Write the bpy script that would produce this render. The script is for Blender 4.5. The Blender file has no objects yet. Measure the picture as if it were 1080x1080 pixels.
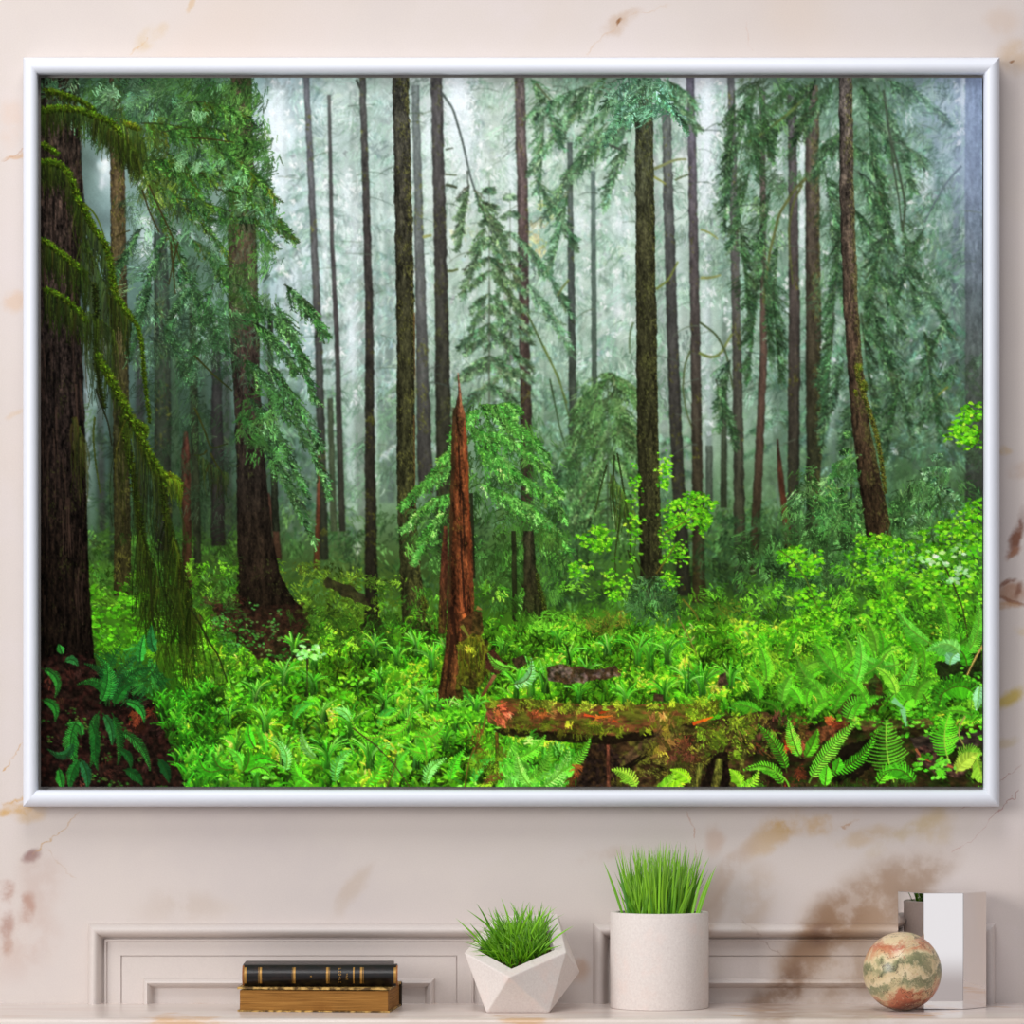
import bpy, bmesh, math, random
import numpy as np
from mathutils import Vector, Matrix
random.seed(5)
scene = bpy.context.scene
COL = scene.collection
CAM_D, ZC = 5.0, 0.358            # camera distance from the wall and height over the shelf
def P(px, py, d=0.0):
    """a point of the place: the wall is y = 0, d metres in front of it, one photo pixel = 1 mm on the wall"""
    s = (CAM_D-d)/CAM_D
    return Vector(((px-540)*.001*s, -d, ZC+(700-py)*.001*s))
def lin(c):
    return tuple(((v/255.0)/12.92 if v/255.0 <= .04045 else ((v/255.0+.055)/1.055)**2.4) for v in c)+(1.0,)
# ---------------------------------------------------------------- the printed forest view
PX0, PY0, PX1, PY1 = 43.0, 82.0, 1036.0, 830.0
SS = 2
PW, PH = int((PX1-PX0)*SS), int((PY1-PY0)*SS)
rng = np.random.default_rng(11)
IMG = np.zeros((PH, PW, 3), np.float32)
R_ = rng.random
def U(a, b, n=None): return rng.uniform(a, b, n)
def C(*c): return np.array(c, np.float32)/255.0

def vnoise(h, w, cx, cy=None):
    cy = cy or cx
    gh, gw = int(h/cy)+3, int(w/cx)+3
    g = rng.random((gh, gw)).astype(np.float32)
    y = np.arange(h)/cy; x = np.arange(w)/cx
    yi = y.astype(int); xi = x.astype(int)
    fy = (y-yi)[:, None]; fx = (x-xi)[None, :]
    fy = fy*fy*(3-2*fy); fx = fx*fx*(3-2*fx)
    a = g[yi][:, xi]; b = g[yi][:, xi+1]; c = g[yi+1][:, xi]; d = g[yi+1][:, xi+1]
    return ((a*(1-fx)+b*fx)*(1-fy)+(c*(1-fx)+d*fx)*fy).astype(np.float32)
def fbm(h, w, cx, cy=None, o=4):
    cy = cy or cx; s = 0; t = 0; a = 1
    for k in range(o):
        s = s + a*vnoise(h, w, max(cx, 1.01), max(cy, 1.01)); t += a; a *= .55; cx /= 2; cy /= 2
    return s/t

def splat(x, y, c, a):
    ix = ((x-PX0)*SS).astype(np.int32); iy = ((y-PY0)*SS).astype(np.int32)
    m = (ix >= 0) & (ix < PW) & (iy >= 0) & (iy < PH)
    ix = ix[m]; iy = iy[m]; c = c[m]
    a = a[m][:, None] if isinstance(a, np.ndarray) else a
    IMG[iy, ix] = IMG[iy, ix]*(1-a)+c*a

def strokes(x0, y0, x1, y1, w, c, a=1.0, bend=0.0, tap0=1.0, tap1=.15, c1=None, sag=0.0):
    """batch of tapered curved strokes; everything in photo pixels"""
    x0, y0, x1, y1 = [np.atleast_1d(np.asarray(v, np.float32)) for v in (x0, y0, x1, y1)]
    n = max(len(x0), len(x1), len(y0), len(y1))
    B = lambda v: np.broadcast_to(np.asarray(v, np.float32), (n,)).copy()
    x0, y0, x1, y1, w, a, bend, sag = [B(v) for v in (x0, y0, x1, y1, w, a, bend, sag)]
    c = np.broadcast_to(np.asarray(c, np.float32), (n, 3))
    c1 = c if c1 is None else np.broadcast_to(np.asarray(c1, np.float32), (n, 3))
    L = np.hypot(x1-x0, y1-y0)*(1+2*np.abs(bend))+np.abs(sag)
    step = 3000
    for s in range(0, n, step):
        q = slice(s, min(n, s+step))
        T = int(np.ceil(L[q].max()*SS*1.15))+2; K = int(np.ceil(w[q].max()*SS*1.25))+1
        t = np.linspace(0, 1, T, dtype=np.float32)[None, :, None]
        dx = (x1-x0)[q][:, None, None]; dy = (y1-y0)[q][:, None, None]
        b = bend[q][:, None, None]*4*t*(1-t)
        px = x0[q][:, None, None]+dx*t-dy*b
        py = y0[q][:, None, None]+dy*t+dx*b+sag[q][:, None, None]*4*t*(1-t)
        l = np.maximum(np.hypot(dx, dy), 1e-3)
        nx, ny = -dy/l, dx/l
        o = np.linspace(-.5, .5, K, dtype=np.float32)[None, None, :] if K > 1 else np.zeros((1, 1, 1), np.float32)
        wt = w[q][:, None, None]*(tap0+(tap1-tap0)*t)
        X = px+nx*o*wt; Y = py+ny*o*wt
        CC = c[q][:, None, None, :]*(1-t[..., None])+c1[q][:, None, None, :]*t[..., None]
        sh = X.shape
        CC = np.broadcast_to(CC, sh+(3,)); A = np.broadcast_to(a[q][:, None, None], sh)
        splat(X.ravel(), Y.ravel(), CC.reshape(-1, 3), A.ravel().copy())

def leaflets(x0, y0, x1, y1, w, c, a=1.0, c1=None):
    """spindle shaped leaves (wide in the middle)"""
    xm, ym = (np.asarray(x0)+np.asarray(x1))/2, (np.asarray(y0)+np.asarray(y1))/2
    strokes(x0, y0, xm, ym, w, c, a, tap0=.3, tap1=1); strokes(xm, ym, x1, y1, w, c, a, tap0=1, tap1=.15)

def blur(r, y0=0, y1=None):
    """soften what has been painted so far (distance), r in photo pixels"""
    k = max(1, int(round(r*SS)))
    for ax in (0, 1):
        for _ in range(2):
            q = np.concatenate([np.repeat(np.take(IMG, [0], ax), k, ax), IMG, np.repeat(np.take(IMG, [-1], ax), k, ax)], ax).astype(np.float64)
            c = np.cumsum(q, ax); n = IMG.shape[ax]
            z = np.zeros_like(np.take(c, [0], ax)); c = np.concatenate([z, c], ax)
            IMG[:] = (np.take(c, range(2*k+1, 2*k+1+n), ax)-np.take(c, range(0, n), ax))/(2*k+1)

TF = np.exp((fbm(750, 1000, 34, 20, 3)-.5)*2.6+(fbm(750, 1000, 9, 7, 2)-.5)*1.4-.08)
HF = np.clip((fbm(750, 1000, 60, 34, 3)-.47)*5, 0, 1)
def ground_tone(x, y, c, k=1.0):
    """patches of light and dark, yellow and blue green among the plants"""
    ix = np.clip((x-PX0).astype(int), 0, 999); iy = np.clip((y-PY0).astype(int), 0, 749)
    h = HF[iy, ix][:, None]
    c = c*(1-h*.5)+np.clip(c*np.array([1.22, 1.0, .9]), 0, 1)*h*.5
    return np.clip(c*(TF[iy, ix]**k)[:, None], 0, 1)

def pal(cols, n, jit=.035, wts=None):
    cols = np.asarray(cols, np.float32)/255.0
    i = rng.choice(len(cols), n, p=wts)
    j = rng.normal(0, 1, (n, 1))*jit+rng.normal(0, 1, (n, 3))*jit*.35
    return np.clip(cols[i]*(1+j*4), 0, 1).astype(np.float32)

def box(x0, y0, x1, y1):
    ix0, ix1 = max(0, int((x0-PX0)*SS)), min(PW, int((x1-PX0)*SS)+1)
    iy0, iy1 = max(0, int((y0-PY0)*SS)), min(PH, int((y1-PY0)*SS)+1)
    ys = (np.arange(iy0, iy1)+.5)/SS+PY0; xs = (np.arange(ix0, ix1)+.5)/SS+PX0
    return slice(iy0, iy1), slice(ix0, ix1), ys[:, None].astype(np.float32), xs[None, :].astype(np.float32)

def poly(pts, c, a=1.0, noise=.25, cell=6, soft=1.0, c2=None, cellx=None):
    """filled polygon with noisy colour"""
    p = np.asarray(pts, np.float32)
    sy, sx, Y, X = box(p[:, 0].min()-2, p[:, 1].min()-2, p[:, 0].max()+2, p[:, 1].max()+2)
    h, w = Y.shape[0], X.shape[1]
    if h < 1 or w < 1: return
    Xw = X+(fbm(h, w, 12)-.5)*6*soft; Yw = Y+(fbm(h, w, 12)-.5)*6*soft
    ins = np.zeros((h, w), bool)
    for i in range(len(p)):
        (xa, ya), (xb, yb) = p[i-1], p[i]
        if ya == yb: continue
        cr = ((ya > Yw) != (yb > Yw)) & (Xw < (xb-xa)*(Yw-ya)/(yb-ya)+xa)
        ins ^= cr
    nz = fbm(h, w, (cellx or cell)*SS, cell*SS)
    col = C(*c)[None, None]*(1+(nz[..., None]-.5)*4*noise)
    if c2 is not None:
        m = np.clip((fbm(h, w, (cellx or cell)*SS*1.5, cell*SS*1.5)-.45)*6, 0, 1)[..., None]
        col = col*(1-m)+C(*c2)*(1+(nz[..., None]-.5)*4*noise)*m
    al = (ins*a)[..., None]
    IMG[sy, sx] = IMG[sy, sx]*(1-al)+np.clip(col, 0, 1)*al

def blob(cx, cy, rx, ry, c, a=1.0, p=1.0):
    """soft tinted area of mist or shade in the printed view"""
    sy, sx, Y, X = box(cx-2.2*rx, cy-2.2*ry, cx+2.2*rx, cy+2.2*ry)
    if Y.shape[0] < 1 or X.shape[1] < 1: return
    d = ((X-cx)/rx)**2+((Y-cy)/ry)**2
    al = (np.exp(-d*p)*a)[..., None]
    IMG[sy, sx] = IMG[sy, sx]*(1-al)+C(*c)*al

def trunk(pts, cols, rough=.22, moss=0.0, mosscol=(105, 110, 30), edge=.35, light=0.0, a=1.0, cell=3, mossy_right=0.0, flare=0):
    """pts: (x, y, width) down the stem; cols: (y, (r,g,b)) stops"""
    p = np.asarray(pts, np.float32)
    sy, sx, Y, X = box((p[:, 0]-p[:, 2]).min()-6, p[0, 1], (p[:, 0]+p[:, 2]).max()+6, p[-1, 1])
    h, w = Y.shape[0], X.shape[1]
    if h < 1 or w < 1: return
    yy = Y[:, 0]
    cx = np.interp(yy, p[:, 1], p[:, 0])[:, None]; hw = np.interp(yy, p[:, 1], p[:, 2])[:, None]/2
    wob = (fbm(h, 1, 2, 26)-.5)*1.6
    cx = cx+wob*np.minimum(1, hw/6)
    ed = (fbm(h, w, 8, 10, 3)-.5)*np.minimum(1.8, hw*.35)
    u = (X-cx+ed)/hw
    ins = np.clip((1-np.abs(u))*hw*SS*.6+.3, 0, 1)
    cs = np.stack([np.interp(yy, [q[0] for q in cols], [q[1][k] for q in cols]) for k in range(3)], -1)[:, None, :]/255.0
    n1 = fbm(h, w, cell*SS, cell*SS*5, 4); n2 = fbm(h, w, 2.2, 4.5, 2)
    v = 1+(n1-.5)*4*rough+(n2-.5)*2.4*rough
    v = v*(1-edge*np.clip(np.abs(u), 0, 1)**2.5)*(1-light*u)
    col = cs*v[..., None]
    if moss > 0:
        mk = fbm(h, w, 2.4, 4, 2)*.6+fbm(h, w, 7, 9, 2)*.4+(fbm(h, w, 22, 40, 2)-.5)*.5+mossy_right*u*.22
        m = np.clip((mk-(.72-moss*.35))*9, 0, 1)[..., None]
        mc = (C(*mosscol)*.6+cs*.4)*(1+(n2[..., None]-.5)*1.2)
        col = col*(1-m*.8)+mc*m*.8
    al = (ins*a)[..., None]
    IMG[sy, sx] = IMG[sy, sx]*(1-al)+np.clip(col, 0, 1)*al

def area(n, region):
    """n random points in an ellipse (cx,cy,rx,ry) or polygon list"""
    if isinstance(region, tuple):
        cx, cy, rx, ry = region
        r = np.sqrt(R_(n)); t = U(0, 6.2832, n)
        return cx+rx*r*np.cos(t), cy+ry*r*np.sin(t)
    p = np.asarray(region, np.float32); xs = []; ys = []; k = 0
    while k < n:
        x = U(p[:, 0].min(), p[:, 0].max(), 2*n); y = U(p[:, 1].min(), p[:, 1].max(), 2*n)
        ins = np.zeros(2*n, bool)
        for i in range(len(p)):
            (xa, ya), (xb, yb) = p[i-1], p[i]
            if ya == yb: continue
            ins ^= ((ya > y) != (yb > y)) & (x < (xb-xa)*(y-ya)/(yb-ya)+xa)
        xs.append(x[ins]); ys.append(y[ins]); k += ins.sum()
    return np.concatenate(xs)[:n], np.concatenate(ys)[:n]

def foliage(region, n, cols, ang=90, spread=35, ln=(5, 12), w=1.2, a=.9, clump=9, per=14, jit=.03, wts=None, bend=.035, tone_k=0):
    """clumps of needles: every clump has a tone and a lean of its own (ang: 0 right, 90 down)"""
    k = max(1, n//per)
    cx, cy = area(k, region)
    tone = np.exp(rng.normal(0, .22, k)); ca = np.radians(ang+rng.normal(0, spread, k)); cc = pal(cols, k, jit, wts)
    i = np.repeat(np.arange(k), per); m = len(i)
    x = cx[i]+rng.normal(0, clump*.5, m); y = cy[i]+rng.normal(0, clump*.5, m)
    t = ca[i]+np.radians(rng.normal(0, 16, m)); l = U(ln[0], ln[1], m)
    col = np.clip(cc[i]*(tone[i]*np.exp(rng.normal(0, .14, m)))[:, None], 0, 1)
    if tone_k: col = ground_tone(x, y, col, tone_k)
    strokes(x, y, x+np.cos(t)*l, y+np.sin(t)*l, w*U(.5, 1.05, m), col, a, rng.normal(0, bend, m))

def bough(x0, y0, x1, y1, sag, hang, cols, n=40, w=1.1, stem=(60, 60, 45), a=.92, lean=0.0, needle=4.0, ends=.45, stemw=1.4, jit=.04):
    """a drooping conifer limb: stem, hanging twigs, needles either side of every twig"""
    t = R_(n)**.8
    px = x0+(x1-x0)*t; py = y0+(y1-y0)*t+sag*4*t*(1-t)
    s = np.sign(x1-x0) if x1 != x0 else 1
    l = hang*(1-(1-ends)*t)*U(.45, 1.1, n)
    an = np.radians(90-s*U(5, 60, n)+lean)
    ex = px+np.cos(an)*l; ey = py+np.sin(an)*l
    if stemw > 0: strokes([x0], [y0], [x1], [y1], stemw, C(*stem), a*.9, sag=sag)
    tone = np.exp(rng.normal(0, .2, n)); cb = pal(cols, n, jit)
    strokes(px, py, ex, ey, w*.9, np.clip(cb*.75*tone[:, None], 0, 1), a*.9, sag=-l*.1)
    m = 7
    tt = np.tile(np.linspace(.1, 1, m), n); i = np.repeat(np.arange(n), m)
    bx = px[i]+(ex-px)[i]*tt+rng.normal(0, .6, n*m); by = py[i]+(ey-py)[i]*tt+rng.normal(0, .6, n*m)
    na = an[i]+np.where(R_(n*m) < .5, -1, 1)*np.radians(U(20, 60, n*m)); nl = needle*U(.5, 1.2, n*m)*(1.1-.5*tt)
    col = np.clip(cb[i]*(tone[i]*np.exp(rng.normal(0, .16, n*m)))[:, None], 0, 1)
    strokes(bx, by, bx+np.cos(na)*nl, by+np.sin(na)*nl, w, col, a)

def conifer(xt, yt, yb, hw, cols, levels=14, n=34, droop=.35, hang=.28, stem=(60, 60, 45), a=.92, w=1.1, sw=1.5, top=.06):
    """a young conifer, boughs left and right getting longer downwards"""
    strokes([xt], [yt], [xt], [yb], sw, C(*stem), a*.8, tap0=.4, tap1=1)
    for k in range(levels):
        f = (k+U(0, .8))/levels
        y = yt+(yb-yt)*f*.92; r = hw*(top+(1-top)*f**.85)*U(.75, 1.1)
        for s in (-1, 1):
            if R_() < .1: continue
            q = U(.8, 1.15)
            bough(xt, y, xt+s*r*q, y+r*droop*U(.6, 1.4), -r*.10, max(5, r*hang*1.5), cols, int(n*(.4+f)), w, stem, a, stemw=w*.9)

def frond(x0, y0, x1, y1, bend, lw, cols, n=22, w=1.3, a=1.0, rach=(70, 90, 30), tip=.1, lean=55, peak=.35):
    """one fern frond: a curved stalk and pairs of leaflets"""
    t = np.linspace(.1, 1, n); dx, dy = x1-x0, y1-y0
    b = bend*4*t*(1-t); px = x0+dx*t-dy*b; py = y0+dy*t+dx*b
    db = bend*4*(1-2*t); tx, ty = dx-dy*db, dy+dx*db; L = np.hypot(tx, ty); tx /= L; ty /= L
    prof = np.where(t < peak, .45+.55*t/peak, 1-(1-tip)*np.clip((t-peak)/(1-peak), 0, 1)**1.25)
    c = pal(cols, 1, .03)[0]
    for s in (-1, 1):
        r = np.radians(lean)*s
        ex = tx*np.cos(r)-ty*np.sin(r); ey = tx*np.sin(r)+ty*np.cos(r)
        l = lw*prof*U(.85, 1.1, n)
        cc = np.clip(c*(1.08 if s > 0 else .84)*np.exp(rng.normal(0, .1, (n, 1))), 0, 1)
        strokes(px, py, px+ex*l, py+ey*l+l*.12, w, cc, a, tap0=1, tap1=.3, bend=.06*s)
    strokes([x0], [y0], [x1], [y1], 1.0, C(*rach), a, bend, tap1=.4)

def grassy(region, n, cols, h=(6, 14), w=1.4, a=1.0, spread=38, jit=.05, curl=.22, dark=.5, mask=None):
    """blades arching up from tufts, dark at the foot; sorted back to front"""
    x, y = area(n, region)
    if mask is not None:
        k = mask(x, y) > R_(n); x, y = x[k], y[k]
    o = np.argsort(y); x, y = x[o], y[o]; n = len(x)
    sc = .55+.9*np.clip((y-600)/230, 0, 1.1)
    s = rng.normal(0, spread, n); t = np.radians(-90+s); l = U(h[0], h[1], n)*sc
    c = ground_tone(x, y, pal(cols, n, jit))
    strokes(x, y, x+np.cos(t)*l, y+np.sin(t)*l*.9, w*sc, c*dark, a, -np.sign(s)*U(.02, curl, n), tap0=1, tap1=.3, c1=np.clip(c*1.1, 0, 1))

def leaves(region, n, cols, size=(2, 4), a=1.0, jit=.05, per=6, clump=6, flat=.6, tone_k=0):
    """little broad leaves in sprays"""
    k = max(1, n//per); cx, cy = area(k, region); i = np.repeat(np.arange(k), per); m = len(i)
    x = cx[i]+rng.normal(0, clump*.6, m); y = cy[i]+rng.normal(0, clump*.4, m)
    l = U(size[0], size[1], m); t = U(-.6, 1.0, m)+np.where(R_(m) < .5, 0, 2.2)
    tone = np.exp(rng.normal(0, .15, k))[i]
    c = np.clip(pal(cols, m, jit*.55)*tone[:, None], 0, 1)
    if tone_k: c = ground_tone(x, y, c, tone_k)
    leaflets(x, y, x+np.cos(t)*l, y+np.sin(t)*l*flat, l*.55, c, a)

def hangmoss(xs, ys, ln, cols, n=200, w=1.0, a=.85, sway=.12, jit=.05):
    """moss strands hanging from a curve given by points"""
    xs, ys = np.asarray(xs, float), np.asarray(ys, float)
    d = np.concatenate([[0], np.cumsum(np.hypot(np.diff(xs), np.diff(ys)))])
    t = R_(n)*d[-1]; x = np.interp(t, d, xs)+rng.normal(0, .8, n); y = np.interp(t, d, ys)+rng.normal(0, 1, n)
    l = U(ln[0], ln[1], n)*U(.3, 1, n)
    c = pal(cols, n, jit)
    strokes(x, y, x+l*rng.normal(0, sway, n), y+l, w*U(.7, 1.4, n), np.clip(c*1.1, 0, 1), a, rng.normal(0, .06, n), c1=c*.7)

def limb(xs, ys, w, c, c1=None, moss=None, fuzz=0, a=1.0):
    """a bent branch along points; moss: colours of a fuzzy coat along it"""
    xs, ys = np.asarray(xs, float), np.asarray(ys, float)
    d = np.concatenate([[0], np.cumsum(np.hypot(np.diff(xs), np.diff(ys)))])
    q = np.linspace(0, d[-1], max(3, int(d[-1]/4)))
    # smoothed path
    x = np.interp(q, d, xs); y = np.interp(q, d, ys)
    for _ in range(2):
        x[1:-1] = (x[:-2]+2*x[1:-1]+x[2:])/4; y[1:-1] = (y[:-2]+2*y[1:-1]+y[2:])/4
    ww = np.interp(q, [0, d[-1]], w if isinstance(w, tuple) else (w, w*.5))*.82
    for i in range(len(x)-1):
        f = i/max(1, len(x)-2)
        cc = C(*c)*(1-f)+(C(*c1) if c1 else C(*c))*f
        strokes([x[i]], [y[i]], [x[i+1]], [y[i+1]], ww[i], cc*(1+rng.normal(0, .06)), a, tap1=1)
    if moss:
        n = int(d[-1]*7*max(1, fuzz/3)); k = R_(n)*d[-1]
        bx = np.interp(k, q, x); by = np.interp(k, q, y); bw = np.interp(k, q, ww)
        ang = U(0, 6.283, n); o = np.sqrt(R_(n))
        px = bx+np.cos(ang)*bw*.6*o; py = by+np.sin(ang)*bw*.6*o
        up = np.clip(.66-.38*np.sin(ang)*o, .25, 1.1)[:, None]
        cm = np.clip(pal(moss, n, .05)*up, 0, 1); l = U(.5, 1, n)*fuzz
        ta = np.where(np.sin(ang) > .2, np.radians(90)+rng.normal(0, .3, n), ang)
        strokes(px, py, px+np.cos(ta)*l, py+np.sin(ta)*l*.8, 1.2, cm, .95)
def paint_forest():
    # --- mist and overall tone of the view
    gy = [82, 150, 220, 300, 380, 450, 520, 570, 620, 680, 750, 831]
    gx = [43, 120, 200, 290, 380, 470, 560, 650, 740, 830, 920, 985, 1037]
    G = """60,95,75 75,110,85 70,110,70 150,180,190 150,175,175 190,205,215 150,175,165 120,155,140 200,210,235 90,125,110 95,130,110 130,155,175 130,150,185
70,90,80 120,145,140 90,120,100 190,205,215 150,180,185 215,230,240 165,190,180 135,165,150 210,220,235 120,155,145 100,140,120 125,155,165 130,150,180
60,80,70 125,150,150 80,110,90 165,185,190 165,190,195 190,210,210 175,200,190 160,195,185 170,195,190 130,165,150 100,140,120 120,150,145 115,135,155
40,50,45 100,130,125 75,105,85 160,185,190 185,205,210 160,190,180 165,195,180 165,200,185 150,185,175 125,160,145 95,135,110 110,145,130 105,125,135
35,40,35 85,110,105 65,90,75 130,155,155 160,185,185 140,170,160 140,175,155 140,170,155 160,185,180 120,155,140 90,125,105 95,130,115 85,105,105
30,32,30 75,100,95 55,78,60 95,120,115 130,160,150 120,150,135 110,145,120 120,155,140 150,180,165 110,145,130 80,115,90 85,120,95 65,85,75
25,28,25 60,85,70 48,70,45 75,100,85 120,155,130 90,120,100 85,125,80 90,130,90 100,140,105 85,120,85 70,110,65 75,115,75 60,85,55
25,28,20 60,100,50 50,75,35 60,85,50 75,105,65 65,95,55 65,105,50 70,115,55 70,105,55 60,95,50 65,105,50 75,125,50 80,150,40
25,25,18 70,115,30 60,90,25 55,85,30 70,100,30 55,85,35 55,90,35 60,100,35 50,80,35 55,90,40 60,110,35 80,150,30 90,170,30
25,25,18 55,110,25 55,100,20 50,70,25 75,130,25 70,130,25 75,140,25 75,150,25 80,150,30 85,160,25 75,150,25 75,150,30 80,150,30
30,25,20 35,50,22 50,110,20 75,150,20 85,170,25 80,150,25 80,160,30 80,155,25 80,150,25 70,140,25 65,120,25 60,110,25 50,90,25
22,20,18 28,35,20 45,110,25 70,150,25 70,150,20 70,140,20 60,130,25 50,45,20 60,55,22 45,60,22 50,75,22 60,95,25 50,70,25"""
    g = np.array([[list(map(int, q.split(','))) for q in r.split()] for r in G.split('\n')], np.float32)/255
    ys = np.arange(PH)/SS+PY0; xs = np.arange(PW)/SS+PX0
    t1 = np.stack([np.stack([np.interp(ys, gy, g[:, j, k]) for j in range(len(gx))], 1) for k in range(3)], -1)
    for k in range(3):
        for i in range(PH): IMG[i, :, k] = np.interp(xs, gx, t1[i, :, k])
    n = fbm(PH, PW, 40, 60, 5)-.5
    IMG[:] = np.clip(IMG*(1+n[..., None]*.5), 0, 1)
    IMG[:, int(PW*.3):] *= np.array([1.03, 1.0, .955], np.float32)
    # bright gaps of sky
    for x, y, rx, ry, a in [(296, 150, 14, 22, .9), (287, 120, 10, 25, .8), (484, 105, 14, 30, 1), (492, 150, 14, 26, .9), (746, 105, 8, 25, 1), (748, 160, 9, 28, 1), (742, 190, 6, 20, .8), (374, 240, 8, 40, .6), (372, 355, 9, 42, .75), (350, 200, 9, 30, .5), (310, 280, 10, 40, .6), (450, 160, 8, 30, .6), (500, 200, 14, 20, .6), (610, 235, 16, 18, .55), (660, 235, 14, 20, .6), (540, 230, 6, 60, .5), (650, 320, 20, 30, .3), (744, 400, 7, 90, .6), (715, 300, 6, 60, .45), (822, 180, 7, 25, .7), (845, 150, 5, 40, .7), (846, 230, 4, 50, .6), (870, 190, 8, 24, .6), (880, 380, 8, 70, .5), (810, 390, 6, 60, .35), (113, 180, 10, 18, .7), (155, 255, 10, 22, .7), (155, 190, 5, 10, .8), (180, 245, 7, 14, .6), (212, 365, 8, 14, .8), (225, 240, 4, 20, .7), (107, 365, 3, 14, .8), (275, 340, 4, 20, .5), (975, 195, 8, 20, .6), (940, 240, 8, 14, .5), (1016, 100, 3, 20, .9), (965, 310, 10, 16, .4), (345, 480, 8, 50, .4), (375, 520, 8, 50, .45), (390, 460, 5, 60, .3), (540, 170, 8, 50, .5), (94, 450, 6, 90, .5), (880, 150, 5, 14, .5)]:
        blob(x, y, rx, ry, (222, 236, 243), a)
        foliage((x, y, rx*1.3, ry*1.2), 60, [(235, 245, 250), (215, 232, 240)], 90, 60, (2, 5), 1.4, .7, 5)
    FAR = [(168, 196, 182), (150, 182, 164), (186, 208, 198), (136, 168, 148)]
    MID = [(112, 148, 124), (126, 160, 136), (96, 130, 104), (140, 172, 150)]
    # --- farthest stems
    for x0, x1, w, ya, yb, c0, c1, a in [(300, 306, 6, 82, 560, (155, 175, 180), (95, 115, 100), .6), (313, 321, 5, 82, 560, (160, 178, 180), (95, 115, 105), .55), (331, 335, 5, 82, 540, (140, 160, 162), (95, 115, 105), .6), (373, 382, 12, 95, 545, (138, 150, 148), (92, 104, 90), .8), (394, 404, 7, 200, 530, (135, 160, 158), (85, 105, 92), .7), (407, 412, 8, 150, 530, (135, 155, 155), (80, 95, 90), .7), (416, 420, 5, 250, 520, (150, 165, 160), (110, 130, 115), .6), (500, 508, 7, 120, 470, (165, 190, 180), (120, 150, 130), .5), (515, 521, 5, 230, 470, (120, 140, 125), (75, 95, 75), .6), (533, 537, 6, 270, 470, (120, 95, 85), (80, 70, 60), .8), (585, 592, 6, 160, 540, (150, 180, 165), (90, 125, 95), .5), (640, 650, 8, 160, 520, (140, 175, 160), (95, 130, 105), .5), (655, 662, 4, 130, 480, (145, 170, 160), (110, 140, 120), .5), (690, 702, 8, 130, 500, (150, 160, 158), (135, 150, 140), .75), (722, 727, 8, 300, 560, (150, 165, 158), (140, 155, 140), .7), (748, 748, 6, 250, 540, (125, 145, 140), (80, 95, 85), .8), (764, 764, 6, 250, 560, (95, 115, 105), (65, 80, 60), .8), (757, 760, 5, 85, 300, (130, 160, 155), (100, 135, 120), .6), (816, 819, 7, 250, 470, (125, 145, 135), (95, 120, 100), .8), (828, 826, 6, 100, 520, (130, 150, 140), (80, 110, 90), .6), (874, 880, 8, 120, 540, (120, 150, 140), (70, 100, 75), .6), (930, 940, 8, 150, 540, (110, 145, 130), (70, 105, 80), .5), (960, 967, 9, 320, 500, (105, 130, 118), (80, 105, 85), .7), (978, 981, 6, 400, 500, (95, 120, 105), (80, 100, 80), .7), (988, 992, 7, 82, 480, (118, 138, 155), (80, 110, 90), .6), (1012, 1003, 8, 82, 490, (115, 130, 155), (72, 85, 72), .85), (104, 108, 7, 330, 560, (95, 115, 112), (52, 55, 48), .9), (97, 98, 8, 240, 560, (120, 145, 145), (85, 115, 95), .6), (117, 118, 5, 380, 590, (55, 72, 60), (40, 52, 35), .9), (147, 150, 10, 350, 610, (62, 66, 66), (45, 45, 38), .9), (182, 186, 8, 200, 560, (85, 115, 95), (52, 70, 45), .8), (214, 216, 6, 330, 560, (70, 92, 80), (55, 75, 50), .8), (239, 240, 9, 360, 570, (72, 80, 76), (52, 60, 48), .85), (278, 284, 7, 150, 560, (120, 140, 140), (58, 78, 58), .8)]:
        trunk([(x0, ya, w*.85), ((x0+x1)/2, (ya+yb)/2, w), (x1, yb, w*1.05)], [(ya, c0), (yb, c1)], .1, edge=.15, a=a)
    # --- misty conifers
    foliage([(290, 82), (1037, 82), (1037, 400), (290, 400)], 9000, FAR, 100, 45, (4, 10), 1.1, .5, 12)
    foliage([(290, 82), (700, 82), (700, 300), (290, 300)], 3000, [(160, 188, 180), (175, 198, 190), (138, 168, 152)], 110, 45, (4, 9), 1.1, .5, 10)
    foliage([(290, 400), (1037, 400), (1037, 560), (290, 560)], 5000, [(105, 142, 108), (125, 160, 130), (88, 120, 86)], 95, 45, (4, 9), 1.1, .5, 12)
    blur(.8)
    for xt, yt, yb, hw, cl, lv in [(505, 60, 430, 50, FAR, 16), (575, 90, 480, 60, [(120, 160, 140), (140, 175, 155)], 18), (650, 150, 520, 50, [(140, 180, 160), (155, 195, 172), (120, 165, 140)], 16), (600, 60, 330, 60, MID, 14), (565, 300, 560, 55, [(95, 140, 110), (110, 155, 120)], 12), (330, 70, 330, 50, [(125, 160, 150), (105, 140, 125)], 12), (440, 120, 500, 40, FAR, 14), (395, 70, 420, 40, [(140, 175, 165), (120, 160, 145)], 14), (780, 70, 420, 60, MID, 16), (930, 60, 480, 75, MID, 20), (880, 200, 560, 60, [(85, 128, 102), (70, 112, 85), (105, 145, 120)], 16), (985, 100, 520, 50, [(95, 140, 120), (110, 150, 132), (80, 122, 98)], 18), (820, 320, 580, 50, [(80, 120, 88), (95, 135, 100)], 12), (715, 380, 600, 40, [(90, 130, 98), (75, 115, 80)], 9), (345, 330, 580, 40, [(85, 115, 90), (70, 100, 75)], 12), (300, 280, 560, 35, [(62, 95, 70), (78, 110, 85)], 12)]:
        conifer(xt, yt, yb, hw, cl, lv, 26, .5, .3, (95, 115, 105), .6, 1.0, 1.2)
    blur(.7)
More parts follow.
